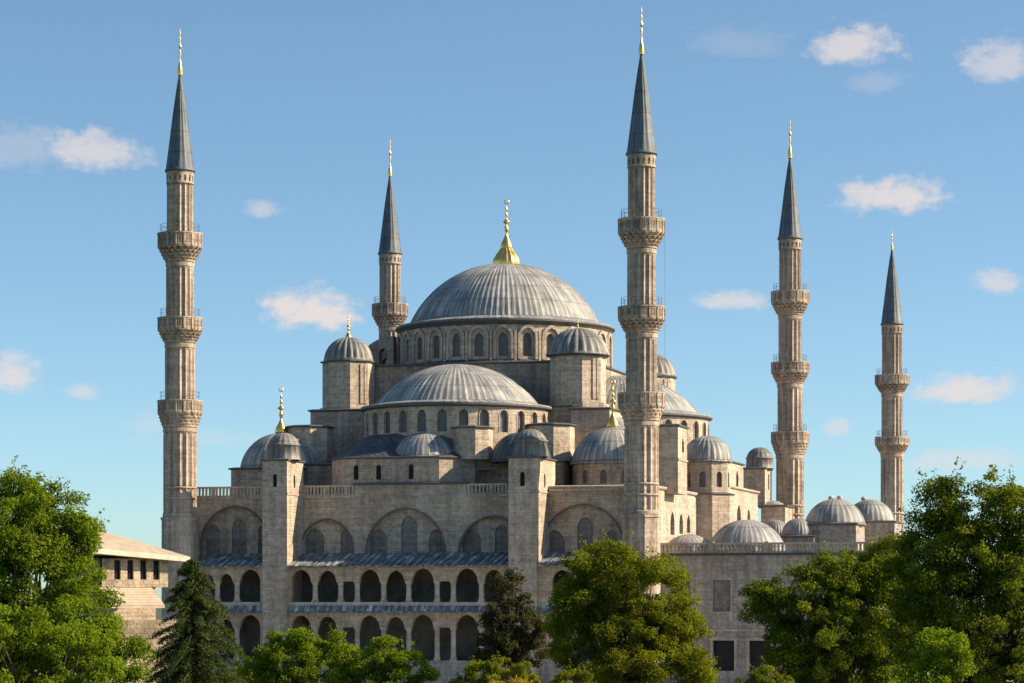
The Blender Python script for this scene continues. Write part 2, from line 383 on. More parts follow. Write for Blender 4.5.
def window(parent, mp, s_, zb, w, h0, depth, mat, p=.25, rect=False, frame=True):
    """one window: the pane and its raised frame, set back in its opening"""
    key = (round(w, 3), round(h0, 3), p, rect, mat.name)
    a = Vector(mp(s_, zb, depth)); b = Vector(mp(s_+.01, zb, depth)); rz = math.atan2(b.y-a.y, b.x-a.x)
    if key not in _pane:
        m = arched_pane(w, h0, p, rect)
        t = .07 if w > .3 else .05                     # the frame bars stand out from the pane
        top = h0 if rect else h0+arch_z(0, w, p)
        m.box(-w, -w+t, -.06, -.002, 0, h0); m.box(w-t, w, -.06, -.002, 0, h0); m.box(-w+t, w-t, -.06, -.002, 0, t)
        m.box(-t/2, t/2, -.05, -.003, t, top-.02)
        for q in (.33, .66): m.box(-w+t, w-t, -.045, -.004, h0*q, h0*q+t*.7)
        o = m.build('window', mat, parent); _pane[key] = o.data
    else:
        o = bpy.data.objects.new('window', _pane[key]); COL.objects.link(o); o.parent = parent
    o.location = a; o.rotation_euler = (0, 0, rz); return o
def balustrade(parent, a, b, z0, z1, th=.3):
    """a, b local (u, v) end points"""
    L_ = math.hypot(b[0]-a[0], b[1]-a[1]); ang = math.atan2(b[1]-a[1], b[0]-a[0]); m = MB()
    m.box(0, L_, -th/2, th/2, z0, z0+.25); m.box(0, L_, -th/2-.05, th/2+.05, z1-.22, z1)
    n = int(L_/.48)
    for i in range(n+1):
        x = L_*(i+.5)/(n+1); w = .12 if i % 6 else .24
        m.box(x-w, x+w, -th/2+.06, th/2-.06, z0+.25, z1-.22, 'td')
    return m.build('balustrade', S_TRIM, parent, (a[0], a[1], 0), ang)
def ledge(parent, pts, z, out=.35, h=.22, mat=None, name='cornice', closed=True):
    """thin projecting slab over a closed plan polygon"""
    cx = sum(p[0] for p in pts)/len(pts); cy = sum(p[1] for p in pts)/len(pts)
    def off(d):
        r = []; n = len(pts)
        for i in range(n):
            p0, p1, p2 = Vector(pts[i-1]), Vector(pts[i]), Vector(pts[(i+1) % n])
            e1 = (p1-p0).normalized(); e2 = (p2-p1).normalized(); n1 = Vector((e1.y, -e1.x)); n2 = Vector((e2.y, -e2.x))
            bis = (n1+n2); bis = bis/max(bis.length_squared/2, .3) if bis.length > .01 else n1
            q = p1+bis*d; r.append((q.x, q.y))
        return r
    area = sum(pts[i-1][0]*pts[i][1]-pts[i][0]*pts[i-1][1] for i in range(len(pts)))
    if area < 0: pts = pts[::-1]
    m = MB(); m.loft([[(x, y, z) for x, y in off(out*.6)], [(x, y, z+h*.5) for x, y in off(out)], [(x, y, z+h) for x, y in off(out)], [(x, y, z+h+.12) for x, y in off(-.3)]])
    return m.build(name, mat or EAVE, parent)
def rect_pts(x0, x1, y0, y1): return [(x0, y0), (x1, y0), (x1, y1), (x0, y1)]

GALLERY_SHADE = plain('painted_gallery_shade', (.10, .092, .082), .85, 0, .5, .5)  # wall colour darkened to stand in for deep shade inside the arcade
# ------------------------------------------------------------------ ground
def build_ground():
    m, nt, b = new_mat('grass_ground'); geo = nt.nodes.new('ShaderNodeNewGeometry')
    c = ramp(nt, nz(nt, geo.outputs['Position'], .08, 8, .7), [(.35, (.035, .05, .015)), (.55, (.06, .085, .025)), (.7, (.12, .1, .06))])
    nt.links.new(c, b.inputs['Base Color']); b.inputs['Roughness'].default_value = .95
    g = MB(); g.quad([(-6000, -400, -3), (6000, -400, -3), (6000, 9000, -3), (-6000, 9000, -3)])
    tag(g.build('ground', m), kind='structure')
    pv = MB(); pv.quad([(-60, 300, -2.99), (90, 280, -2.99), (120, 500, -2.99), (-60, 500, -2.99)])
    tag(pv.build('pavement', S_TRIM), kind='structure')
build_ground()

# ------------------------------------------------------------------ minarets
def make_minaret(tops, cone0, cone1, tip, r_list, ring, rb=2.72):
    """tops: (balcony top, balcony bottom) from the upper down; r_list shaft radii from the upper down"""
    root = empty('minaret', (0, 0, 0))
    nfl = 16
    mod = [.05, -.13, -.19, -.13]
    # square-ish octagonal pedestal and the lowest ring
    m = MB(); m.prism(octo(0, 0, r_list[-1]*1.13, 0), -3, ring-.15); m.prism(octo(0, 0, r_list[-1]*1.19, 0), ring-.15, ring+.2)
    m.build('pedestal', S_MIN, root)
    zs = [cone0] + [t for p in tops for t in p] + [ring+.2]
    for i in range(len(r_list)):
        za, zb = (zs[2*i+1] if i < len(tops) else ring+.2), (cone0 if i == 0 else zs[2*i])
        r = r_list[i]; m = MB()
        if i < len(tops): za = tops[i][0]-1.4
        m.lathe([(r+.13, za, 0), (r+.13, za+.35, 0), (r, za+.6), (r, zb-.9), (r, zb-.6, 0), (r+.1, zb-.5, 0), (r+.1, zb, 0)], nfl, 0, 0, mod, 4, sm=False)
        if i == len(r_list)-1:
            for q in (.2, .32):
                zz = za+(zb-za)*q; m.lathe([(r+.02, zz, 0), (r+.1, zz+.06, 0), (r+.1, zz+.16, 0), (r+.02, zz+.22, 0)], 24, 0, 0)
        m.build('shaft', S_MIN, root)
    r0 = r_list[0]
    nb = MB()
    for k in range(16):                       # small recessed panels under the spire
        a = 2*PI*k/16; mp = cyl_map(0, 0, r0+.12); s_ = a*(r0+.12)
        nb.strip(mp, s_-PI*(r0+.12)/16, s_+PI*(r0+.12)/16, cone0-1.5, cone0-.05, [dict(c=s_, w=.16, zb=cone0-1.25, zs=cone0-.65, p=.3)], depth=.1)
    nb.build('neck', S_MIN, root)
    for (zt, zb), rs in zip(tops, r_list[1:]):
        hp = (zt-zb)*.47; zm = zt-hp
        bal = MB(); bal.lathe([(rs, zb, 0), (rs+.15, zb+.1, 0), (rs+.55, zm-.35, 0), (rb-.1, zm-.12, 0), (rb, zm, 0), (rb, zm+.12, 0), (rs, zm+.12, 0)], 16, 0, 0, sm=False)
        bo = bal.build('balcony', S_MIN, root)
        mu = MB(); tiers = 4
        for t in range(tiers):                # stalactite corbelling: rings of little wedge brackets
            z0 = zb+.1+(zm-zb-.15)*t/tiers; z1 = zb+.1+(zm-zb-.15)*(t+1)/tiers
            ra = rs+.12+(rb-rs-.15)*(t/tiers)**.8; rb2 = rs+.12+(rb-rs-.08)*((t+1)/tiers)**.8; n = 20
            for k in range(n):
                a = 2*PI*(k+(.5 if t % 2 else 0))/n; hw = .62*PI/n
                P = lambda r, q, z: (r*math.sin(a+q), -r*math.cos(a+q), z)
                A = [P(ra-.12, -.12*hw, z0), P(ra-.12, .12*hw, z0), P(rb2, hw, z1-.05), P(rb2, -hw, z1-.05), P(rb2, -hw, z1), P(rb2, hw, z1), P(ra-.2, hw, z1), P(ra-.2, -hw, z1)]
                for f in ((0,1,2,3), (3,2,5,4), (4,5,6,7), (0,3,4,7), (1,2,5,6)): mu.quad([A[i] for i in f])
        mu.build('corbel', S_MIN, bo)
        pa = MB(); mp = cyl_map(0, 0, rb); n = 16
        for k in range(n):
            a = 2*PI*k/n; c = a*rb; hw = PI*rb/n
            pa.strip(mp, c-hw, c+hw, zm+.12, zt-.14, [dict(c=c+q*hw*.36, w=.05, zb=zm+.3, zs=zt-.32, k='rect') for q in (-1.5, -.5, .5, 1.5)], depth=.08, step=.3)
            x = lambda r, q: (r*math.sin(a+hw/rb+q), -r*math.cos(a+hw/rb+q))
            pa.prism([x(rb+.07, -.035), x(rb+.07, .035), x(rb-.1, .035), x(rb-.1, -.035)], zm+.05, zt)
        pa.lathe([(rb-.14, zm+.12, 0), (rb-.14, zt-.14, 0), (rb-.2, zt-.14, 0), (rb-.2, zt, 0), (rb+.1, zt, 0), (rb+.1, zt-.14, 0), (rb, zt-.14, 0)], 32, 0, 0, sm=False)
        pa.build('parapet', S_MIN, bo)
        ra_ = MB()
        for hz in (.55, 1.05):
            ra_.tube([((rb-.3)*math.sin(2*PI*i/32), -(rb-.3)*math.cos(2*PI*i/32), zt+hz) for i in range(33)], .02, n=4)
        for k in range(16):
            a = 2*PI*k/16; ra_.tube([((rb-.3)*math.sin(a), -(rb-.3)*math.cos(a), zt-.2), ((rb-.3)*math.sin(a), -(rb-.3)*math.cos(a), zt+1.1)], .02, n=4)
        ra_.build('railing', IRON, bo)
    sp = MB(); hc = cone1-cone0
    sp.lathe([(r0+.1, cone0+.02, 0), (r0+.3, cone0+.02, 0), (r0+.3, cone0+.22, 0), (r0+.08, cone0+.45), (r0*.77, cone0+hc*.32), (r0*.5, cone0+hc*.6), (r0*.22, cone0+hc*.87), (.14, cone1, .2)], 16, 0, 0, [.09, 0, 0, 0], 4, uvr='ribs')
    sp.build('spire', SPIRE, root)
    fi = MB(); h = tip-cone1
    fi.lathe([(r*h*.10+.02, cone1-.15+t*(h)*1.06) for (r, t) in FIN[1:]], 10); fi.build('finial', GOLD, root)
    return root
proto = make_minaret([(53.2, 49.6), (42.8, 39.6), (32.6, 29.2)], 60.8, 72.9, 78.95, [1.56, 1.66, 1.80, 2.0], 18.0)
GRP = 'minarets round the mosque'
def place_minaret(o, px, d, label):
    w = W(px, 600, d); o.location = (w.x, w.y, 0); o.rotation_euler = (0, 0, ANG); tag(o, label, 'minaret', GRP); return o
place_minaret(proto, 180, 335, 'tall fluted stone minaret at the far left, three balconies, beside the tan roofed house')
proto_near = copy_tree(proto)
place_minaret(proto_near, 641.5, 319.3, 'tallest and nearest fluted minaret, standing between the main dome and the annex').scale = (1, 1, .992)
MB().tube([(2.8, 0, 53.2), (2.82, 0, 43), (2.8, 0, 33)], .018, n=4).build('cable', IRON, proto_near)
place_minaret(copy_tree(proto), 390, 415, 'minaret standing behind the mosque left of the main dome, only its top balcony showing')
place_minaret(copy_tree(proto), 790, 397.8, 'three balconied minaret behind the right end of the mosque')
place_minaret(make_minaret([(47.6, 44.3), (36.7, 33.7)], 56.4, 69.8, 74, [1.72, 1.8, 1.95], 18.0, 2.95), 892, 478,
              'farthest and shortest minaret, only two balconies, rising behind the right hand trees')

# ------------------------------------------------------------------ mosque
H = tag(empty('mosque', (OX, OY, 0), ANG), 'great grey stone mosque with a cascade of lead domes and an arcaded front', 'mosque')
VW = -37.5                                   # plane of the front wall
VL = -42.6                                   # plane of the arcade
front = plane_map(0, VW, 0)
# --- hall walls
def hall_walls():
    m = MB()
    arches = [(235, 33, 507), (327, 25, 520), (405.5, 38.5, 509), (493, 34, 517), (583, 41, 505)]
    ops = []; inner = []
    for (px, hw, ytop) in arches:
        c = U(px, VW); w = (U(px+hw, VW)-U(px-hw, VW))/2; zt = Z(ytop, c, VW)
        p = .06; zs = zt-arch_z(0, w, p); ops.append(dict(c=c, w=w, zb=13.0, zs=max(zs, 13.05), p=p))
    m.strip(front, -30.4, 29, 12.4, 20.7, ops, depth=.45)
    m.strip(front, -30.4, 29, -3, 12.4, [dict(c=u, w=.6, zb=8.2, zs=10.2) for u in np.arange(-26, 28, 3.1)], depth=.5)
    wall = m.build('front_wall', S_MAIN, H)
    for u in np.arange(-26, 28, 3.1): window(wall, front, u, 8.2, .6, 2.0, .45, DARKW)
    # thin dark stone mouldings over the big blind arches
    for o in ops: MB().hood(front, o['c'], o['w'], 13.0, o['zs'], .18, .2, o['p'], 24).build('arch_moulding', S_DKTRIM, wall)
    back = plane_map(0, VW+.45, 0)
    wins = [(212, 7, 524), (238, 7.5, 519), (260.5, 3.5, 526), (313.5, 9.5, 528), (346, 6.5, 528), (377.5, 8.5, 529), (408, 8, 515.5), (435.5, 7.5, 529),
            (470.5, 9.5, 529), (500.5, 6.5, 525), (553.5, 10.5, 530), (584.5, 8, 517), (611, 6, 530)]
    wo = []
    for (px, hw, yt) in wins:
        c = U(px, VW); w = (U(px+hw, VW)-U(px-hw, VW))/2; wo.append(dict(c=c, w=w, zb=13.3, zs=Z(yt, c, VW)-arch_z(0, w, .25)))
    for o in ops:
        a, e = o['c']-o['w']-.3, o['c']+o['w']+.3
        mine = [q for q in wo if a < q['c'] < e]
        for q in mine:
            q['c0'] = q['c']; lo, hi = max(q['c']-q['w'], a+.35), min(q['c']+q['w'], e-.35); q['c'] = (lo+hi)/2; q['w'] = (hi-lo)/2
        MB().strip(back, a, e, 12.9, o['zs']+o['w']*1.1, mine, depth=.2).build('blind_arch_panel', S_MAIN, wall)
    for q in wo: window(wall, back, q['c'], q['zb'], q['w'], q['zs']-q['zb'], .17, INFILL, frame=False)
hall_walls()
def side_walls():
    m = MB(); right = plane_map(29, 0, PI/2)          # s = v
    def wn(px, w, yb, yt, u=29):
        v = V(px, u); return dict(c=v, w=w, zb=Z(yb, u, v), zs=Z(yt, u, v)-arch_z(0, w))
    A = [wn(672.5, 1.15, 535, 512), wn(681.2, 1.1, 534, 514), wn(688.6, 1.0, 533, 515)]
    m.strip(right, VW, -14, -3, 21.3, A, depth=.55)
    B = [wn(732, 1.1, 526, 508), wn(739, 1.5, 527, 505), wn(748.8, 1.2, 524, 509)]
    m.strip(right, 8.6, 30, -3, 23.2, B, depth=.55)
    m.box(16, 29, 30, 30.2, -3, 23.2); m.box(16, 28.99, 8.4, 8.6, -3, 23.2); m.box(16, 28.99, -14.2, -14, -3, 21.3)
    m.box(16, 28.3, -13.99, 0, -3, 21.2); m.box(25.8, 26, 0.01, 8.6, -3, 22.5); m.box(-30.4, -30.2, VW+.1, 30, -3, 20.7); m.box(-28.8, 16, 29.8, 30, -3, 21)
    o = m.build('side_wall', S_MAIN, H)
    for q in A+B: window(o, right, q['c'], q['zb'], q['w'], q['zs']-q['zb'], .5, LATT)
    r = MB(); r.box(-28.9, 28.7, VW+.5, -14.1, 20.5, 20.9); r.box(-28.9, 25.9, -14.1, 8.5, 20.5, 21.2); r.box(16, 28.9, 8.7, 29.9, 22.9, 23.3); r.box(-28.9, 16, 8.5, 29.9, 20.5, 21.2)
    r.build('terrace_roof', LEAD_SHADE, H)
    ledge(H, rect_pts(14, 29, VW+.2, -14), 21.3, .35, .35, S_TRIM)
    ledge(H, rect_pts(17, 29, 8.6, 30), 23.2, .35, .3, S_TRIM)
    # slope of lead behind the right hand parapet
side_walls()
# front coping, raised middle part and balustrades
def parapets():
    m = MB()
    a, b = U(354.5, VW), U(466, VW)
    m.box(a, b, VW-.02, VW+.8, 20.7, 22.05); m.build('parapet_wall', S_MAIN, H)
    ledge(H, rect_pts(a, b, VW-.02, VW+.8), 22.05, .25, .22)
    t1 = U(302, VW); t2 = U(508, VW)
    for p, q in ((-30.2, U(263, VW)), (t1, a-.03), (b+.03, t2)): balustrade(H, (p, VW+.15), (q, VW+.15), 20.75, 22.1)
    for q in ((-30.4, a, VW-.18, VW+.3, 20.55, 20.75), (b, t2, VW-.18, VW+.3, 20.55, 20.75), (U(550, VW), 29, VW-.5, VW+1.2, 21.05, 21.35), (t2, 29, VW-.02, VW+.6, 20.7, 21.05)):
        MB().box(*q).build('cornice', S_TRIM, H)
parapets()
# --- tower buttresses on the front, each with a lead cap
def buttress_tower(pxa, pxb, vf, vb, z_eave, z_break, z_top, z_cor, wins, zbot=-3, pr=None, name='buttress_tower'):
    u0, u1 = U(pxa, vf), U(pxb, vf)
    m = MB(); f = plane_map(0, vf, 0); r = plane_map(u1, 0, PI/2)
    yb, yt, hw = wins
    uc = (u0+u1)/2; zb, zt = Z(yb, uc, vf), Z(yt, uc, vf)
    o1 = dict(c=uc, w=hw, zb=zb, zs=zt-arch_z(0, hw)); vc = vf+(vb-vf)*.45
    o2 = dict(c=vc, w=hw*1.2, zb=zb, zs=zt-arch_z(0, hw*1.2)-.05)
    m.strip(f, u0, u1, z_cor, z_eave, [o1], depth=.5); m.strip(r, vf, vb, z_cor, z_eave, [o2], depth=.5)
    m.strip(f, u0, u1, zbot, z_cor); m.strip(r, vf, vb, zbot, z_cor)
    m.quad([(u0, vb, zbot), (u0, vf, zbot), (u0, vf, z_eave), (u0, vb, z_eave)]); m.quad([(u1, vb, zbot), (u0, vb, zbot), (u0, vb, z_eave), (u1, vb, z_eave)])
    m.quad([(u0, vf, z_eave), (u1, vf, z_eave), (u1, vb, z_eave), (u0, vb, z_eave)])
    m.box(u0-.1, u1+.1, vf-.1, vb, z_cor-.12, z_cor+.1)
    t = m.build(name, S_MAIN, H)
    window(t, f, o1['c'], o1['zb'], o1['w'], o1['zs']-o1['zb'], .45, DARKW); window(t, r, o2['c'], o2['zb'], o2['w'], o2['zs']-o2['zb'], .45, DARKW)
    ledge(t, rect_pts(u0, u1, vf, vb), z_eave, .22, .2)
    pr = pr or (u1-u0)*.62
    cx, cy = uc+.35, vf+pr+.3
    c = MB()
    c.lathe([(pr+.12, z_eave+.2, 0), (pr, z_eave+.5), (pr*.93, z_break-.1), (pr*1.03, z_break-.05, 0), (pr*1.03, z_break+.08, 0)] + cap_prof(pr*.93, z_top-z_break-.1, z_break+.1, 8), 16, cx, cy, [.08, -.02, -.02, -.02], 4, uvr='ribs')
    c.build('turret_dome', LEADT, t)
    # body of the buttress top behind the turret, covered in lead
    return t
buttress_tower(262.5, 287, -43.2, VW+.05, 24.9, 26.9, 28.45, 20.9, (487, 473.5, .26))
buttress_tower(508.5, 536, -43.2, -34.2, 24.8, 26.9, 28.4, 20.9, (486, 471.5, .3))
# --- corner domes on drums, with gilded finials
def corner_dome(cx, cy):
    m = MB(); mp = cyl_map(cx, cy, 4.95); ops = [dict(c=4.95*a, w=.4, zb=22.2, zs=23.3) for a in np.arange(-2.6, 3.0, .52)]
    m.strip(mp, -PI*4.95, PI*4.95, 20.8, 24.6, ops, depth=.35, step=.8); d = m.build('corner_drum', S_DARK, H)
    for o in ops: window(d, mp, o['c'], o['zb'], o['w'], o['zs']-o['zb'], .3, LATT)
    dm = dome('corner_dome', H, cx, cy, 24.95, 5.1, 4.3, 36, (5.35, 24.85)); finial(dm, cx, cy, 29.15, 6.0, .26)
corner_dome(-21.7, -28.1); corner_dome(21.7, -28.1)
m = MB(); m.box(U(231, -33), -17.5, -33, -23, 20.9, 24.4); m.build('corner_block', S_MAIN, H); ledge(H, rect_pts(U(231, -33), -17.5, -33, -23), 24.4, .3, .2)
# --- middle tier
def block(name, pts, z0, z1, mat=None, out=.3, lg=True, slots=None):
    m = MB(); m.prism(pts, z0, z1); o = m.build(name, mat or S_MAIN, H)
    if lg: ledge(o, pts, z1, out, .22)
    return o
block('middle_tier', rect_pts(U(302, -31), U(563, -31), -31, 29), 20.9, 24.9, S_DARK)
block('upper_tier', rect_pts(-20.3, 14.6, -21, 21), 25.2, 32.4, S_DARK)
block('stepped_pier', octo(U(309, -26), -26, 3.05), 25.15, 29.9)
block('stepped_pier', octo(U(550, -26), -26, 3.1), 25.15, 29.6)
block('stepped_pier', octo(U(473, -33), -33, 2.45), 25.2, 29.0)
block('stepped_pier', rect_pts(U(571, -22), U(571, -22)+5, -22, -14), 25.2, 31.9)
# exedra body below the front half dome
def exedra():
    vf = -37.2
    a, b = U(345, vf), U(439, vf)
    pts = [(a-2.6, vf+2.6), (a, vf), (b, vf), (b+3.5, vf+3.5), (b+3.5, vf+11), (a-2.6, vf+11)]
    z0, z1 = 20.9, 25.3
    m = MB(); f = plane_map(0, vf, 0)
    ops = [dict(c=U(x, vf), w=.33, zb=Z(473, 0, vf), zs=Z(465.5, 0, vf)) for x in (356, 378.5, 411)]
    for q in ops: q['zb'] = 22.75; q['zs'] = 24.2
    m.strip(f, a, b, z0, z1, ops, depth=.35)
    for i in (0, 2, 3, 4, 5):
        p, q = pts[i], pts[(i+1) % 6]; m.quad([(*p, z0), (*q, z0), (*q, z1), (*p, z1)], [(0, z0), (math.dist(p, q), z0), (math.dist(p, q), z1), (0, z1)])
    o = m.build('exedra', S_MAIN, H)
    for q in ops: window(o, f, q['c'], q['zb'], q['w'], q['zs']-q['zb'], .3, DARKW)
    ledge(o, pts, z1, .3, .2)
    # sloping lead roof up to the drum
    cu, cv = U(457, -22.5), -22.5
    lo = [(a-2.8, vf+8, z1+.2), (a-2.8, vf+2.5, z1+.2), (a-.1, vf-.2, z1+.2), (U(383, vf), vf-.2, z1+.2), (b+.1, vf-.2, z1+.2), (b+3.7, vf+3.4, z1+.2), (b+3.7, vf+8, z1+.2)]
    hi = []
    for k, ang in enumerate((-70, -56, -42, -22, 8, 26, 40)):
        t = math.radians(ang); hi.append((cu+11.6*math.sin(t), cv-11.6*math.cos(t), 28.75))
    r = MB(); 
    md = [tuple(lo[i][k]+(hi[i][k]-lo[i][k])*((.5, .5, .5) if i < 3 else (.6, .6, .4) if i == 3 else (.78, .78, .2))[k] for k in range(3)) for i in range(7)]
    for A, B, y0 in ((lo, md, 0), (md, hi, 3)):
        for i in range(6): r.quad([A[i], A[i+1], B[i+1], B[i]], [(A[i][0]+A[i][1], y0), (A[i+1][0]+A[i+1][1], y0), (B[i+1][0]+B[i+1][1], y0+3), (B[i][0]+B[i][1], y0+3)])
    r.build('exedra_roof', LEAD_SHADE, o)
    dome('small_half_dome', o, U(426, -33.0), -33.0, 25.7, 4.25, 3.1, 34, (4.45, 25.68))
exedra()
dome('small_half_dome', H, U(521, -33), -33, 25.0, 3.7, 3.5, 26, (3.85, 25.0), LEAD_SHADE)
dome('small_half_dome', H, U(612, -17), -17, 27.0, 4.4, 4.3, 28, (4.6, 27.0), LEAD)
block('stepped_pier', rect_pts(U(563, -22), U(563, -22)+11, -21.5, -12), 20.9, 26.8)
# half domes on drums
def half_dome(cu, cv, phase, z_dr0, R=12.2, amp=.09, n=28, name='half_dome', span=180):
    m = MB(); mp = cyl_map(cu, cv, R-.45); r = R-.45; ops = []
    for k in range(n):
        a = phase+2*PI*k/n; a = (a+PI) % (2*PI)-PI
        if abs(abs(a)-PI) > .1: ops.append(dict(c=a*r, w=.6, zb=28.7, zs=30.75))
    m.strip(mp, -PI*r, PI*r, z_dr0, 31.9, ops, depth=.5, step=.9)
    d = m.build('half_dome_drum', S_MAIN, H)
    t = MB()
    for q in ops: t.hood(mp, q['c'], q['w'], 28.8, q['zs'], .12, .05)
    t.build('arch_moulding', S_MAIN, d)
    for q in ops: window(d, mp, q['c'], q['zb'], q['w'], q['zs']-q['zb'], .42, LATT)
    e = MB(); e.lathe([(r-.1, 31.75, 0), (R-.1, 31.95, 0), (R+.1, 32.02, 0), (R+.1, 32.2, 0), (r, 32.22, 0)], 72, cu, cv, sm=False); e.build('cornice', EAVE, d)
    return dome(name, H, cu, cv, 32.75, 10.4, 5.2, 80, (R+.02, 32.44), amp=.12)
LOC = math.radians(15.6)
half_dome(U(457, -22.5), -22.5, LOC+math.radians(-7.8), 24)
half_dome(16.0, 0.0, LOC+math.radians(4), 20)
half_dome(-13.0, 0.0, 0, 21)
half_dome(0.0, 18.0, 0, 21)
# --- central block, drum, main dome
block('central_block', rect_pts(-15.2, 15.2, -15.2, 15.2), 20.9, 38.55, S_DARK, .3)
def main_drum():
    r = 14.25; mp = cyl_map(0, 0, r); ph = LOC+math.radians(-.8); ops = []
    for k in range(28):
        a = (ph+2*PI*k/28+PI) % (2*PI)-PI; ops.append(dict(c=a*r, w=.62, zb=39.7, zs=42.0))
    m = MB(); m.strip(mp, -PI*r-1, PI*r-1, 38.6, 44.2, [dict(q, c=q['c'] if q['c'] < PI*r-1.7 else q['c']-2*PI*r) for q in ops], depth=.55, step=.8)
    d = m.build('drum', S_MAIN, H)
    t = MB()
    for q in ops:
        t.hood(mp, q['c'], .98, 39.3, 42.2, .34, .3)
        c = q['c']+PI*r/28                          # little buttress between two windows
        for (dd, w, z1) in ((.28, .16, 43.0),):
            P = [mp(c-w, 0, .02), mp(c+w, 0, .02), mp(c+w, 0, -dd), mp(c-w, 0, -dd)]
            t.prism([(p[0], p[1]) for p in P], 38.8, z1)
    t.build('arch_moulding', S_MAIN, d)
    for q in ops: window(d, mp, q['c'], q['zb'], q['w'], q['zs']-q['zb'], .48, LATT)
    e = MB(); e.lathe([(r-.1, 43.7, 0), (r+.35, 44.15, 0), (r+.6, 44.3, 0), (r+.6, 44.48, 0), (r, 44.52, 0)], 96, 0, 0, sm=False); e.build('cornice', EAVE, d)
    e = MB(); e.lathe([(r+.02, 38.6, 0), (r+.75, 38.75, 0), (r+.75, 38.9, 0), (r, 39.3, 0)], 96, 0, 0); e.build('drum_ledge', LEAD_SHADE, d)
    dm = dome('main_dome', H, 0, 0, 45.2, 12.75, 8.2, 104, (r+.5, 44.72), amp=.13, n=36)
    # gilded bell and finial
    g = MB(); g.lathe([(1.75, 53.1, 0), (1.85, 53.35), (1.75, 54.0), (1.25, 54.8), (.7, 55.6, .6), (.45, 56.4, .2)], 14, .2, 0, [-.1, 0, .06, 0], 4)
    g.build('finial_base', GOLD, dm); finial(dm, .2, 0, 55.3, 6.9, .24)
main_drum()
# flying buttresses beside the drum
def flyer(sgn, fv):
    m = MB(); f = plane_map(0, fv, 0); x0, x1 = (-18.4, -13.4) if sgn < 0 else (13.4, 18.4)
    top = (lambda s_: 39.2+4.1*math.sqrt(max(0, 1-((s_-x1)/(x1-x0))**2))) if sgn < 0 else (lambda s_: 39.2+4.1*math.sqrt(max(0, 1-((s_-x0)/(x1-x0))**2)))
    cs = (x0+1.7, x0+3.55) if sgn < 0 else (x0+1.45, x0+3.3)
    ops = [dict(c=cs[0], w=.42 if sgn < 0 else .6, zb=39.0, zs=40.5 if sgn < 0 else 41), dict(c=cs[1], w=.62 if sgn < 0 else .42, zb=39.0, zs=41 if sgn < 0 else 40.5)]
    for off in (0, 1.5):
        g = plane_map(0, fv+off, 0); m.strip(g, x0, x1, 38.8, top, ops, depth=1.5 if off == 0 else 0, step=.3)
    for i in range(14):
        a, b = x0+(x1-x0)*i/14, x0+(x1-x0)*(i+1)/14
        m.quad([(a, fv, top(a)), (b, fv, top(b)), (b, fv+1.5, top(b)), (a, fv+1.5, top(a))])
    m.build('flying_buttress', S_DARK, H)
for s_ in (-1,):
    for fv in (-7.5, -1.0, 6.0): flyer(s_, fv)
block('drum_terrace', rect_pts(-18.9, 15.1, -9, 9), 32.4, 38.5, S_DARK)
# four octagonal weight turrets
def turret(cu, cv, r, rd, fin=False):
    pts = octo(cu, cv, r)
    m = MB(); m.prism(pts, 25, 38.9); a = PI/4*1; 
    t = m.build('weight_turret', S_MAIN, H); ledge(t, pts, 38.9, .3, .2)
    s_ = MB(); nx, ny = math.sin(PI/4), -math.cos(PI/4); rr = r*math.cos(PI/8)        # pilaster edges and slot on the lit side
    for q in (.35, .95):
        px_, py_ = cu+nx*rr+q*ny*-1, cv+ny*rr+q*nx
        s_.prism([(px_-.12*nx-.16, py_-.12*ny-.16), (px_-.12*nx+.16, py_-.12*ny+.16), (px_+.14*nx+.16, py_+.14*ny+.16), (px_+.14*nx-.16, py_+.14*ny-.16)], 33.5, 38.6)
    s_.build('pilaster', S_MAIN, t)
    d = MB(); prof = [(rd+.1, 39.12, 0), (rd+.12, 39.3, 0), (rd*.985, 39.5)] + cap_prof(rd*.975, 3.1 if rd > 3.5 else 2.75, 39.6, 12)
    d.lathe(prof, 22, cu, cv, [-.18, .02, .12, .02], 4, uvr='ribs'); d = d.build('turret_dome', LEADT, t)
    finial(d, cu, cv, 42.2 if rd < 3.5 else 42.6, 3.0 if fin else 1.2, .3)
turret(U(348.5, -17), -17, 3.4, 3.15, True); turret(U(578, -17), -17, 3.6, 4.0); turret(16.3, 17, 3.5, 3.5); turret(-16.3, 17, 3.5, 3.3)
for q_, r_ in ((348.5, 3.75), (578, 4.0)): MB().prism(octo(U(q_, -17), -17, r_), 32.4, 33.0).build('plinth', S_DARK, H)
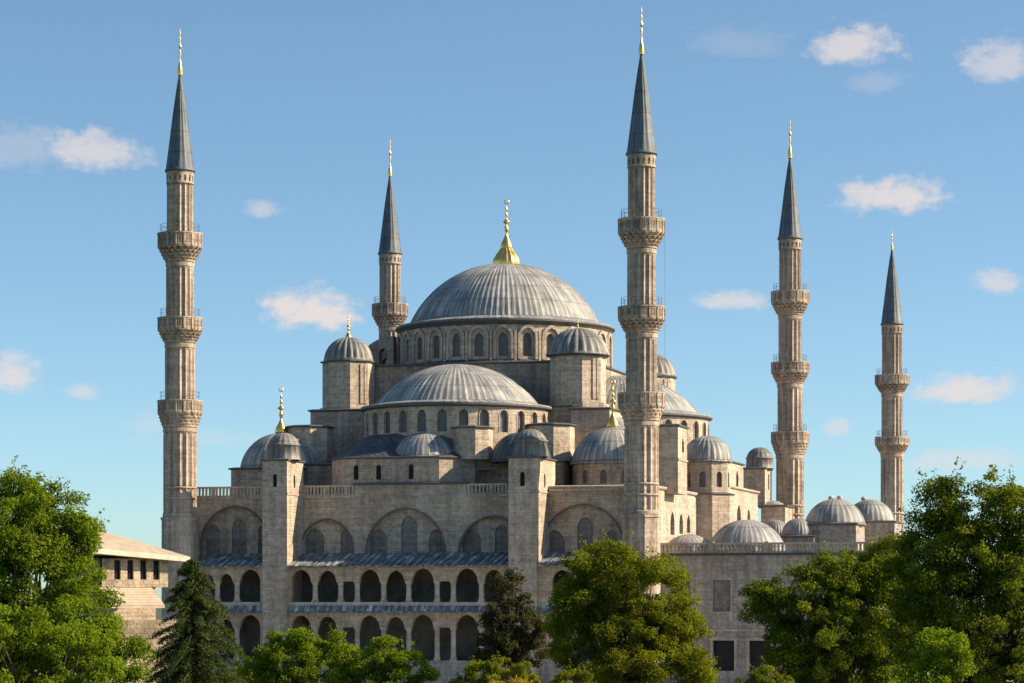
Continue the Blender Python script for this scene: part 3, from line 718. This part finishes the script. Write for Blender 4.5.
# --- right flank: tower, exedra with dome, stepped blocks and back turret
def right_flank():
    v0 = -31.5; u1 = 29.6
    a = U(658, v0); b = U(678, v0)
    o = block('flank_tower', rect_pts(a, b, v0, v0+5.3), 20.9, 29.0, S_MAIN, .25)
    m = MB(); m.box(a-.12, b+.12, v0-.12, v0+5.4, 24.9, 25.15)
    m.build('cornice', S_TRIM, o)
    mp = plane_map(b, 0, PI/2); window(o, mp, v0+2.7, 26.0, .3, 1.3, -.03, DARKW)
    block('flank_roof_step', rect_pts(14, 25, -26.5, -12), 20.9, 25.5, S_MAIN)
    dome('small_half_dome', H, U(657, -29), -29, 21.3, 2.6, 2.5, 20, (2.8, 21.3))
    cu, cv = 29.0, -6.0
    p1 = octo(cu, cv, 3.5); m = MB(); m.prism(p1, -3, 21.6); b0 = m.build('exedra_body', S_MAIN, H); ledge(b0, p1, 21.6, .22, .2)
    m = MB(); p2 = octo(cu, cv, 3.1)
    wins = []
    for k in range(8):
        x0, x1 = p2[k], p2[(k+1) % 8]; L_ = math.dist(x0, x1); ang = math.atan2(x1[1]-x0[1], x1[0]-x0[0]); mpk = plane_map(x0[0], x0[1], ang)
        m.strip(mpk, 0, L_, 21.8, 25.85, [dict(c=L_/2, w=.42, zb=22.6, zs=24.1)], depth=.4); wins.append((mpk, L_/2))
    d = m.build('exedra_drum', S_MAIN, H)
    for (mpk, c) in wins: window(d, mpk, c, 22.6, .42, 1.5, .35, LATT)
    ledge(d, p2, 25.85, .25, .18)
    dome('exedra_dome', H, cu, cv, 26.15, 3.1, 3.2, 26, (3.3, 26.12), amp=.14)
    block('flank_tier', rect_pts(14, 27, 10, 29.5), 23.3, 27.2)
    mp = plane_map(27, 0, PI/2); v = V(737, 27); window(H.children[-1], mp, v, 24.0, .5, 1.6, -.03, DARKW); window(H.children[-1], mp, v-6.5, 24.0, .5, 1.6, -.03, DARKW)
    for i, (uu, zz) in enumerate(((25.5, 28.3), (24.0, 29.6))):
        block('flank_tier', rect_pts(14, uu-1.5*i, 8.0, 24-5*i), 27.2, zz)
    # square turret near the far minaret
    vf = 34.2; a, b = U(743.5, vf), U(765, vf); z0 = 21.6
    m = MB(); f = plane_map(0, vf, 0); r = plane_map(b, 0, PI/2); o2 = dict(c=vf+3.0, w=.45, zb=24.0, zs=25.9)
    m.strip(f, a, b, z0, 26.9); m.strip(r, vf, vf+5.4, z0, 26.9, [o2], depth=.5)
    m.quad([(a, vf, z0), (a, vf+5.4, z0), (a, vf+5.4, 26.9), (a, vf, 26.9)]); m.quad([(b, vf+5.4, z0), (a, vf+5.4, z0), (a, vf+5.4, 26.9), (b, vf+5.4, 26.9)])
    t = m.build('corner_turret', S_MAIN, H); window(t, r, o2['c'], 24.0, .45, 1.9, .45, DARKW)
    ledge(t, rect_pts(a, b, vf, vf+5.4), 26.9, .22, .2)
    cu, cv, pr = (a+b)/2+.3, vf+2.6, 1.95
    c = MB(); c.lathe([(pr+.12, 27.1, 0), (pr, 27.4), (pr*.95, 28.5), (pr*1.04, 28.55, 0), (pr*1.04, 28.68, 0)] + cap_prof(pr*.95, 1.5, 28.7, 8), 16, cu, cv, [.08, -.02, -.02, -.02], 4, uvr='ribs')
    c.build('turret_dome', LEADT, t)
    block('corner_base', rect_pts(U(761, 33.0), 32.5, 33.0, 44), -3, 21.4)
    dome('corner_base_roof', H, 30.2, 36.0, 21.5, 1.9, .9, 16, (2.1, 21.5))
right_flank()
# --- two storey arcade along the foot of the front wall
def arcade():
    up = {0: [(207, 7), (226, 7), (250, 11)],
          1: [(300.7, 10.6), (327.1, 9.6), (348.5, -5.4), (369.3, 10.6), (395.3, 9.4), (422.5, 11.4), (444.5, -5.4), (466.5, 11.4), (493.5, 10)],
          2: [(561.5, 9.6), (587, 10), (611, 9.4)]}
    spans = {0: (-27.2, U(262.5, -43.2)+.02), 1: (U(287, -43.2)+.02, U(508.5, -43.2)-.02), 2: (U(536, -43.2)+.02, 27.0)}
    f = plane_map(0, VL, 0)
    for g, arcs in up.items():
        s0, s1 = spans[g]
        root = empty('arcade', (0, 0, 0), 0, H)
        wl = MB(); cols = []
        P = [(U(px, VL), abs(hw)/8.3, hw < 0) for px, hw in arcs]
        P = [(c, w, q) for c, w, q in P if c-w > s0 and c+w < s1+.2]
        P = [(c, min(w, s1-c-.05), q) for c, w, q in P]
        # (springing, top) of the two storeys; rows butt against each other
        for (zsp, ztop, zfoot, rise) in ((10.25, 12.0, 7.75, .12), (4.7, 6.55, .75, .12)):
            ops = [dict(c=c, w=w, zb=zsp, zs=zsp+.03, p=rise) for c, w, q in P if not q]
            for dd in (0, .7):
                wl.strip(plane_map(0, VL+dd, 0), s0, s1, zsp, ztop, ops, depth=.7 if dd == 0 else 0, sill=False)
            wl.quad([(s0, VL, zsp), (s1, VL, zsp), (s1, VL+.7, zsp), (s0, VL+.7, zsp)] if False else [(s0, VL+.001, zsp+.001), (P[0][0]-P[0][1], VL+.001, zsp+.001), (P[0][0]-P[0][1], VL+.7, zsp+.001), (s0, VL+.7, zsp+.001)])
            edges = [s0+.0] + [None]*0
            for (a, b) in zip(P[:-1], P[1:]):
                l, r = a[0]+a[1], b[0]-b[1]; cols.append(((l+r)/2, zfoot, zsp, (r-l)/2)); wl.quad([(l, VL, zsp), (r, VL, zsp), (r, VL+.7, zsp), (l, VL+.7, zsp)])
            for a in [q for q in P if q[2]]: wl.quad([(a[0]-a[1], VL, zsp), (a[0]+a[1], VL, zsp), (a[0]+a[1], VL+.7, zsp), (a[0]-a[1], VL+.7, zsp)])
            if P[0][0]-P[0][1]-s0 > .1: wl.box(s0, P[0][0]-P[0][1], VL, VL+.7, zfoot, zsp, 't')
            if s1-P[-1][0]-P[-1][1] > .1: wl.box(P[-1][0]+P[-1][1], s1, VL, VL+.7, zfoot, zsp, 't')
        wl.build('arch_wall', S_WARM, root)
        b = MB(); b.box(s0, s1, VL-.05, VW-.02, 6.56, 6.9); b.box(s0, s1, VL-.02, VL+.75, 7.35, 7.75); b.box(s0, s1, VL+.05, VL+.7, 6.9, 7.35)
        b.build('floor_band', S_TRIM, root); b = MB()
        b.box(s0, s1, VL-.06, VL+.8, .5, .75); b.box(s0, s1, VL, VL+.8, -3, .5); b.box(s0, s1, VL+.8, VW-.02, .3, .5); b.build('base_wall', S_ANX, root)
        k = MB(); k.box(s0, s1, VW-.5, VW-.3, 7.4, 12.0); k.box(s0, s1, VW-.5, VW-.3, .5, 6.56); k.build('gallery_shade_wall', GALLERY_SHADE, root)  # back wall, interior shade painted into its colour
        e = MB(); e.quad([(s0, VL-.65, 6.62), (s1, VL-.65, 6.62), (s1, VL-.02, 7.35), (s0, VL-.02, 7.35)], [(s0, 0), (s1, 0), (s1, 1), (s0, 1)])
        e.box(s0, s1, VL-.65, VL-.06, 6.5, 6.6); e.build('lead_ledge', LEADB, root)
        for (c, z0, z1, hw) in cols:
            m = MB(); r = min(.33, hw*.9); q = min(.38, hw*.99)
            m.box(c-q, c+q, VL+.05, VL+.65, z0, z0+.22); m.lathe([(r*1.25, z0+.22), (r*1.25, z0+.32), (r, z0+.42), (r*.94, z1-.5), (r*1.05, z1-.46), (q*.96, z1-.22)], 12, c, VL+.35)
            m.box(c-q, c+q, VL+.03, VL+.67, z1-.22, z1-.003); m.build('column', S_TRIM, root)
        rf = MB(); rf.quad([(s0, VL-.6, 12.15), (s1, VL-.6, 12.15), (s1, VW-.1, 13.75), (s0, VW-.1, 13.75)], [(s0, 0), (s1, 0), (s1, 5), (s0, 5)])
        rf.box(s0, s1, VL-.6, VL+.8, 12.0, 12.14, 't'); rf.box(s0, s1, VL+.8, VW-.05, 12.0, 12.1)
        n = int((s1-s0)/.8)
        for i in range(1, n):
            x = s0+(s1-s0)*i/n; rf.tube([(x, VL-.6, 12.2), (x, VW-.1, 13.8)], .05, n=5)
        rf.build('arcade_roof', LEADB, root)
arcade()

# ------------------------------------------------------------------ domed annex right of the near minaret
def annex():
    R = tag(empty('annex', (OX, OY, 0), ANG), 'low grey stone annex with balustrade and two lead domes, right of the nearest minaret', 'building')
    vf = -36.5; u0 = U(657, vf); u1 = U(872, vf); vb = -12
    top = 13.35; f = plane_map(0, vf, 0); m = MB()
    ops2 = [dict(c=U(683, vf), w=.85, zb=Z(611, u0, vf), zs=Z(587, u0, vf)), dict(c=U(721.5, vf), w=1.05, zb=Z(611.5, u0+6, vf), zs=Z(580, u0+6, vf), k='rect'),
            dict(c=U(761, vf), w=1.05, zb=Z(611.5, u0+6, vf), zs=Z(580, u0+6, vf), k='rect'), dict(c=U(801, vf), w=1.05, zb=Z(611.5, u0+6, vf), zs=Z(580, u0+6, vf), k='rect'), dict(c=U(841, vf), w=1.05, zb=Z(611.5, u0+6, vf), zs=Z(580, u0+6, vf), k='rect')]
    ops1 = [dict(c=U(x, vf), w=1.3, zb=-.4, zs=Z(640.5, u0+6, vf), k='rect') for x in (683, 723.5, 760, 800, 841)]
    m.strip(f, u0, u1, 4.1, top, ops2, depth=.3); m.strip(f, u0, u1, -3, 4.1, ops1, depth=.7)
    m.quad([(u0, vb, -3), (u0, vf, -3), (u0, vf, top), (u0, vb, top)]); m.quad([(u1, vf, -3), (u1, vb, -3), (u1, vb, top), (u1, vf, top)]); m.quad([(u1, vb, -3), (u0, vb, -3), (u0, vb, top), (u1, vb, top)])
    wl = m.build('wall', S_ANX, R)
    for q in ops2: window(wl, f, q['c'], q['zb'], q['w'], q['zs']-q['zb'], .26, INFILL, rect=(q.get('k') == 'rect'))
    for q in ops1: window(wl, f, q['c'], q['zb'], q['w'], q['zs']-q['zb'], .65, DARKW, rect=True)
    t = MB(); t.box(u0-.1, u1+.1, vf-.14, vf-.003, 4.3, 4.55)
    for q in ops1:
        c, w = q['c'], q['w']; t.box(c-w-.4, c+w+.4, vf-.1, vf-.002, q['zs']+.01, q['zs']+.5); t.box(c-w-.3, c-w, vf-.1, vf-.002, -.4, q['zs']); t.box(c+w, c+w+.3, vf-.1, vf-.002, -.4, q['zs'])
    for q in ops2[1:]:
        c, w = q['c'], q['w']; t.box(c-w-.2, c+w+.2, vf-.07, vf-.002, q['zs'], q['zs']+.25); t.box(c-w-.25, c+w+.25, vf-.12, vf-.002, q['zb']-.2, q['zb'])
    t.build('window_surround', S_TRIM, wl)
    ledge(R, rect_pts(u0, u1, vf, vb), top-.1, .3, .16)
    r = MB(); r.box(u0+.2, u1-.2, vf+.4, vb, top+.02, top+.2); r.build('roof', LEAD_SHADE, R)
    uu = u0
    k = 0
    while uu < u1-1:                     # balustrade runs between small piers
        e = min(uu+6.6, u1); balustrade(R, (uu+.25, vf+.2), (e-.25, vf+.2), top+.2, top+1.45); uu = e; k += 1
    for i in range(k+1):
        x = min(u0+6.6*i, u1-.25); MB().box(x-.25, x+.25, vf-.05, vf+.45, top+.2, top+1.55).build('balustrade_pier', S_TRIM, R)
    for (px, v, r_, h, zb) in ((689, -31.5, 2.75, 1.35, 14.6), (746.5, -30, 4.5, 3.0, 14.7)):
        c = U(px, v); q = MB(); q.prism(octo(c, v, r_+.25), top+.2, zb-.1); q.build('dome_drum', S_ANX, R)
        dome('dome', R, c, v, zb, r_, h, 40 if r_ > 3 else 30, (r_+.2, zb-.05), amp=.06)
annex()
# domed pavilions behind the annex
def pavilion(name, label, pxc, d, wpx, ybase, ytop, px_corner, knobs, body_w, body_d, cat='building', eave_dy=0, zbot=-3):
    s_ = F/d; r = wpx/s_; zb = CZ+(HOR-ybase)/s_; h = (ybase-ytop)/s_
    w = W(pxc, 600, d); R = tag(empty(name, (w.x, w.y, 0), ANG), label, cat, 'small domed buildings behind the annex')
    m = MB(); m.prism(rect_pts(-body_w, body_w, -body_d, body_d), zbot, zb-.35); m.build('wall', S_ANX, R)
    ledge(R, rect_pts(-body_w, body_w, -body_d, body_d), zb-.35, .25, .2)
    dm = dome('dome', R, 0, 0, zb, r, h, 28, (r+.18, zb-.03), amp=.09, scallop=False)
    k = MB()
    for x in knobs: k.lathe([(0, zb+h-.2), (.34, zb+h-.1), (.42, zb+h+.15), (.25, zb+h+.4), (0, zb+h+.48)], 8, x, 0)
    if knobs: k.build('finial', S_TRIM, dm)
pavilion('domed_pavilion', 'square stone pavilion with a wide ribbed lead dome, behind the end of the annex', 835, 352, 29.5, 523, 499, 849, (-.5, .6), 3.3, 3.9)
pavilion('domed_pavilion', 'rearmost domed pavilion, partly hidden by its neighbour, left of the two balconied minaret', 870, 388, 24, 521, 499.5, 0, (-.9,), 4.0, 3.6)
pavilion('domed_pavilion', 'little domed chamber just left of the wide domed pavilion, above the end of the balustrade', 798, 350, 15.5, 535, 518.5, 0, (), 2.4, 2.2)
pavilion('domed_pavilion', 'smallest lead dome half hidden behind the little domed chamber, near the third minaret', 775, 366, 13, 534, 519.5, 0, (), 1.9, 1.9)

# ------------------------------------------------------------------ tan house on the left
TAN = stone('tan_stone', (.50, .41, .31), (.5, .3), stain=.5, streak=.5, seed=23)
def tan_roof():
    m, nt, b = new_mat('tan_roofing'); uv = nt.nodes.new('ShaderNodeUVMap'); geo = nt.nodes.new('ShaderNodeNewGeometry')
    w = nt.nodes.new('ShaderNodeTexWave'); w.wave_type = 'BANDS'; w.bands_direction = 'Y'; w.inputs['Scale'].default_value = .7; w.inputs['Distortion'].default_value = .8
    nt.links.new(uv.outputs[0], w.inputs['Vector'])
    c = mixc(nt, w.outputs['Fac'], (.36, .29, .215), (.46, .375, .285)); v = ramp(nt, nz(nt, geo.outputs['Position'], 1.0, 6, .7), [(.3, (.75,)*3), (.7, (1.15,)*3)])
    nt.links.new(mixc(nt, 1.0, c, v, 'MULTIPLY'), b.inputs['Base Color']); b.inputs['Roughness'].default_value = .85; return m
def house():
    TR = tan_roof()
    d = 225.0; w = W(112, 600, d); th = math.radians(38)      # front turned towards the sun on the right
    R = tag(empty('house', (w.x, w.y, 0), th), 'tan stone house with a low overhanging roof and narrow windows, behind the left hand tree', 'house')
    L_ = 7.6; s_ = F/d; zt = 11.45
    f = plane_map(0, 0, 0); m = MB(); zw0, zw1 = CZ+(600-579.5)/s_, CZ+(600-560)/s_
    def loc(px): k = (px-512)/F; return (k*w.y-w.x)/(math.cos(th)-k*math.sin(th))
    ops = [dict(c=loc(x), w=.3, zb=zw0, zs=zw1, k='rect') for x in (117.5, 130.5, 143.5, 156.5)]
    xl = loc(102); xr = loc(168)
    m.strip(f, xl, xr, CZ+13/s_, zt, ops, depth=.3)
    m.box(xl, xr, .31, 9, CZ+13/s_, zt, 'f'); m.box(xl+.3, xr-.05, 1.9, 9, -3, CZ+13/s_)
    wl = m.build('wall', TAN, R)
    for q in ops: window(wl, f, q['c'], q['zb'], q['w'], q['zs']-q['zb'], .25, DARKW, rect=True)
    # overhanging roof with a pale fascia
    e0 = Vector((xl-.9, -1.3, zt+.35)); e1 = Vector((xr+1.5, -1.1, zt-.25)); b1 = Vector((xr+1.5, 9, zt-.25)); b0 = Vector((xl-7, 9, zt+.35)); f0 = Vector((xl-7, -1.3, zt+.35))
    pk = Vector((xl+1.2, 4.2, zt+2.7)); pk2 = Vector((xl-6.5, 4.2, zt+2.7)); up = Vector((0, 0, .42))
    rf = MB(); rf.quad([e0+up, e1+up, pk]); rf.quad([f0+up, e0+up, pk, pk2]); rf.quad([e1+up, b1+up, pk]); rf.quad([b1+up, b0+up, pk2, pk]); rf.quad([b0+up, f0+up, pk2]); rf.build('roof', TR, R)
    fa = MB()
    for p, q in ((f0, e0), (e0, e1), (e1, b1), (b1, b0)): fa.quad([p, q, q+up, p+up])
    fa.quad([f0, e0, e1, b1, b0]); fa.build('fascia', plain('cream_paint', (.6, .5, .38), .7), R)
    # pent roof over the ground floor and rubble wall below
    pr = MB(); z1 = CZ+12.5/s_; z0 = CZ-5/s_
    xr = loc(156); pr.quad([(xl-.3, -2.1, z0), (xr-.4, -2.1, z0), (xr-.4, -.02, z1), (xl-.3, -.02, z1)], [(0, 0), (6, 0), (6, 3), (0, 3)]); pr.box(xl-.3, xr-.4, -2.1, -1.95, z0-.25, z0-.01); pr.build('pent_roof', TR, R)
    rb = MB(); rb.box(xl-.6, xr+1, -1.6, -.9, -3, CZ-20/s_); rb.build('rubble_wall', stone('rubble', (.42, .34, .25), (.55, .4), stain=.8, mortar=.4, seed=3), R)
house()

# ------------------------------------------------------------------ trees
BARK = plain('bark', (.06, .045, .032), .9, 0, .4, 3)
def leaf_mesh(name, pos, nrm, size, tint, mat, parent, asp=.55):
    n = len(pos); a = rng.normal(size=(n, 3)); t = np.cross(nrm, a); t /= np.linalg.norm(t, axis=1)[:, None]+1e-9
    b = np.cross(nrm, t); b /= np.linalg.norm(b, axis=1)[:, None]+1e-9
    s_ = size[:, None]
    v = np.stack([pos-t*s_, pos-b*s_*asp+nrm*s_*.12, pos+t*s_, pos+b*s_*asp+nrm*s_*.12], 1).reshape(-1, 3)
    me = bpy.data.meshes.new(name); me.vertices.add(4*n); me.vertices.foreach_set('co', v.astype(np.float32).ravel())
    me.loops.add(4*n); me.loops.foreach_set('vertex_index', np.arange(4*n, dtype=np.int32)); me.polygons.add(n)
    me.polygons.foreach_set('loop_start', np.arange(0, 4*n, 4, dtype=np.int32)); me.polygons.foreach_set('loop_total', np.full(n, 4, dtype=np.int32))
    at = me.attributes.new('tint', 'FLOAT', 'FACE'); at.data.foreach_set('value', np.clip(tint, 0, 1).astype(np.float32))
    me.materials.append(mat); me.update(calc_edges=True); me.validate()
    o = bpy.data.objects.new(name, me); COL.objects.link(o); o.parent = parent; return o
def unit(n): 
    q = rng.normal(size=(n, 3)); return q/np.linalg.norm(q, axis=1)[:, None]
def tree(name, label, cat, d, ells, trunk_px, mat, nclump, nleaf, leaf, clump_r, group=None, bare=.0, zg=-3.0, tr=.3, fill=.35):
    """ells: (px, py, half width px, half height px[, depth offset m]) crown masses at distance d"""
    nleaf = int(nleaf*1.3); s_ = F/d; base = W(trunk_px, 600, d); R = tag(empty(name, (base.x, base.y, zg)), label, cat, group); B = np.array([base.x, base.y, zg])
    E = []
    for e in ells:
        px, py, hw, hh = e[:4]; off = e[4] if len(e) > 4 else 0
        c = W(px, py, d+off); k = (d+off)/F; E.append((np.array(c)-B, np.array([hw*k, hw*k*.85, hh*k])))
    wts = np.array([q[1][0]*q[1][2] for q in E]); wts /= wts.sum(); cl = []
    while len(cl) < nclump:
        i = rng.choice(len(E), p=wts); c, r = E[i]; q = unit(1)[0]; k = 1-abs(rng.normal())*fill
        if k < .1: continue
        p = c+q*r*(k-.07)
        if p[2] < .4: continue
        # skip clumps well inside another mass
        if any((((p-c2)/r2)**2).sum() < .45 for j, (c2, r2) in enumerate(E) if j != i) and rng.random() < .7: continue
        cl.append(p)
    cl = np.array(cl); nc = len(cl)
    rad = clump_r*rng.uniform(.55, 1.35, nc); dens = rad**2; dens /= dens.sum()
    idx = rng.choice(nc, nleaf, p=dens); dirs = unit(nleaf); rr = rng.random(nleaf)**.45
    sq = np.stack([rng.uniform(.8, 1.25, nc), rng.uniform(.8, 1.25, nc), rng.uniform(.55, .85, nc)], 1)
    pos = cl[idx]+dirs*(rad[idx]*rr)[:, None]*sq[idx]
    # stray twigs poking out of the outline
    k = int(nleaf*.12); ti = rng.choice(nc, k); tdir = cl[ti]-np.mean(cl, 0); tdir /= np.linalg.norm(tdir, axis=1)[:, None]+1e-6
    ntw = nc*2; twd = unit(ntw)*.75+np.array([0, 0, .35]); src = rng.choice(nc, ntw); g = rng.choice(ntw, k)
    pos[:k] = cl[src[g]]+twd[g]*(rad[src[g]]*rng.uniform(.5, 1.75, k))[:, None]+rng.normal(size=(k, 3))*leaf*.8
    dirs[:k] = unit(k)
    leaf *= .82
    nrm = dirs*.55+unit(nleaf)*.75+np.array([0, 0, .25]); nrm /= np.linalg.norm(nrm, axis=1)[:, None]
    ctint = rng.uniform(.15, .8, nc)
    leaf_mesh('crown', pos, nrm, leaf*rng.uniform(.6, 1.3, nleaf), ctint[idx]+rng.normal(size=nleaf)*.17, mat, R)
    # trunk and limbs
    m = MB(); top = np.mean([q[0] for q in E], 0); h0 = max(1.0, top[2]*.45)
    fork = (top[0]*.25, top[1]*.25, h0)
    m.tube([(0, 0, -.1), (fork[0]*.3, fork[1]*.3, h0*.5), fork], tr, tr*.72, 8)
    o = m.build('trunk', BARK, R)
    lm = MB()
    for i in rng.choice(nc, min(nc, 46), replace=False):
        e = cl[i]; a = Vector(fork)*rng.uniform(.65, 1.0); mid = a.lerp(Vector(e), .5)+Vector((rng.normal()*.25, rng.normal()*.25, .5))
        lm.tube([a, a.lerp(mid, .5)+Vector((0, 0, .1)), mid, Vector(e)], tr*rng.uniform(.25, .42), .03, 5)
    lm.build('limb', BARK, R)
    return R
G_BR = leafmat('bright_leaf', (.075, .12, .004), (.25, .33, .015))
G_MID = leafmat('mid_leaf', (.08, .10, .004), (.26, .28, .015))
G_DK = leafmat('dark_leaf', (.055, .08, .004), (.24, .285, .014), .45)
G_RED = leafmat('russet_leaf', (.022, .03, .010), (.10, .085, .03), .3)
G_YEL = leafmat('yellow_leaf', (.30, .20, .01), (.50, .36, .02))
G_CON = leafmat('conifer_needle', (.018, .045, .010), (.09, .12, .022), .25)
tree('broadleaf_tree', 'large bright green tree at the left edge, in front of the tan house', 'tree', 130,
     [(22, 500, 46, 38), (0, 545, 70, 62), (58, 540, 42, 52), (82, 545, 20, 30), (45, 610, 80, 62), (100, 650, 42, 40)], 20, G_BR, 330, 95000, .095, .62)
tree('broadleaf_tree', 'lower brighter green tree in the bottom left corner, in front of the taller one', 'tree', 112,
     [(15, 655, 62, 55), (75, 668, 62, 46), (112, 690, 38, 30)], 40, G_BR, 150, 42000, .085, .5)
tree('broadleaf_tree', 'broad olive green tree in the middle, covering the foot of the nearest minaret', 'tree', 200,
     [(598, 580, 46, 42), (640, 590, 50, 46), (585, 625, 42, 50), (672, 645, 46, 42), (625, 655, 75, 42), (605, 562, 34, 26), (650, 610, 52, 50), (690, 668, 32, 28)], 632, G_MID, 420, 115000, .115, .75, bare=.2)
tree('broadleaf_tree', 'dark russet green tree in front of the arcade, left of the broad olive tree', 'tree', 285,
     [(508, 608, 27, 36), (500, 645, 28, 36), (526, 640, 26, 42), (512, 586, 18, 17)], 515, G_RED, 120, 26000, .15, .8)
tree('broadleaf_tree', 'wide dark green tree covering the right end of the annex balustrade', 'tree', 185,
     [(794, 607, 54, 46), (840, 588, 44, 44), (870, 620, 60, 62), (795, 645, 34, 38), (840, 655, 80, 48), (885, 570, 32, 40), (905, 610, 40, 70), (870, 660, 60, 50), (900, 650, 50, 50, 12)], 840, G_DK, 560, 150000, .11, .75)
tree('broadleaf_tree', 'tallest right hand tree with an open leafy top, at the right edge', 'tree', 150,
     [(955, 515, 42, 46), (1005, 520, 50, 52), (930, 570, 46, 62), (1000, 600, 85, 80), (945, 640, 66, 60), (1040, 560, 50, 80), (985, 555, 60, 55), (1010, 670, 80, 40)], 978, G_DK, 600, 160000, .1, .68)
tree('broadleaf_tree', 'small light green sapling in front of the tallest right hand tree, near the bottom edge', 'tree', 105,
     [(945, 655, 34, 30), (930, 690, 46, 30)], 945, G_BR, 60, 13000, .075, .38)
tree('shrub', 'bright green rounded shrub at the bottom, directly right of the dark conifer', 'shrub', 205,
     [(285, 655, 38, 37), (325, 665, 34, 34), (262, 675, 26, 28), (305, 690, 50, 34)], 295, G_BR, 120, 34000, .12, .65)
tree('shrub', 'bright green shrub with raised twigs below the middle arches of the arcade', 'shrub', 200,
     [(378, 660, 32, 30), (410, 672, 26, 24), (352, 672, 24, 30), (388, 690, 50, 28)], 382, G_BR, 110, 30000, .115, .6)
tree('shrub', 'low dark green rounded bush at the bottom under the dark russet tree', 'shrub', 180,
     [(500, 680, 42, 25), (470, 690, 26, 18)], 498, G_MID, 80, 22000, .085, .42, group=None)
tree('shrub', 'golden yellow flowering shrub at the bottom edge', 'shrub', 160,
     [(508, 690, 25, 15)], 508, G_YEL, 40, 9000, .07, .3)
tree('shrub', 'small dark clipped bush at the bottom edge, left of the olive tree trunk', 'shrub', 180,
     [(573, 688, 30, 19)], 573, G_MID, 50, 12000, .085, .4)
tree('shrub', 'small yellowish green bush below the right dark opening of the annex', 'shrub', 180,
     [(772, 684, 27, 18), (745, 690, 22, 12)], 770, G_MID, 50, 12000, .085, .4)
tree('shrub', 'dim green bush at the foot of the left arcade, behind the dark conifer', 'shrub', 240,
     [(250, 690, 40, 40)], 250, G_DK, 60, 14000, .13, .8)
def conifer():
    d = 212.0; s_ = F/d; base = W(196, 600, d); zg = -3.0
    R = tag(empty('conifer', (base.x, base.y, zg)), 'dark drooping conifer left of the arcade, in front of the tan house', 'tree')
    top = CZ+(600-559)/s_-zg; P = []; T = []; N = []; tr = MB(); lb = MB()
    tr.tube([(0, 0, 0), (0, 0, top*.5), (-.3, 0, top)], .32, .04, 8); tr.build('trunk', BARK, R)
    for i in range(330):
        h = top*(1-rng.random()**.75*.93); t = (top-h)/top; L_ = (.5+5.8*t**.72)*rng.uniform(.65, 1.12); a = rng.uniform(0, 2*PI)
        dx = np.array([math.cos(a), math.sin(a), 0]); q = np.linspace(0, 1, 12)
        n = int(110+380*t); u = rng.random(n)**.7; p = dx[None]*(L_*u)[:, None]; p[:, 2] = h+L_*(.16*u-.42*u*u)
        side = np.cross(dx, [0, 0, 1]); w = (.25+.4*L_*.25)*(1-u*.6); o = rng.normal(size=n)*w*.7
        p = p+side[None]*o[:, None]; p[:, 2] -= abs(o)*.35+rng.random(n)*.28; p += rng.normal(size=(n, 3))*.05
        p[:, 0] += -.3*h/top
        P.append(p); T.append(np.full(n, rng.uniform(.1, .75))+.45*(u-.5)+rng.normal(size=n)*.1); N.append(unit(n)*.7+np.array([0, 0, .6])+dx*.3)
        lb.tube([(-.3*h/top, 0, h), tuple(dx*L_*.5+np.array([0, 0, h+L_*.0])), tuple(dx*L_*.95+np.array([0, 0, h-L_*.24]))], .05, .015, 4)
    lb.build('limb', BARK, R)
    P = np.concatenate(P); T = np.concatenate(T); N = np.concatenate(N); N /= np.linalg.norm(N, axis=1)[:, None]
    leaf_mesh('crown', P, N, .13*rng.uniform(.6, 1.3, len(P)), T, G_CON, R, .3)
conifer()
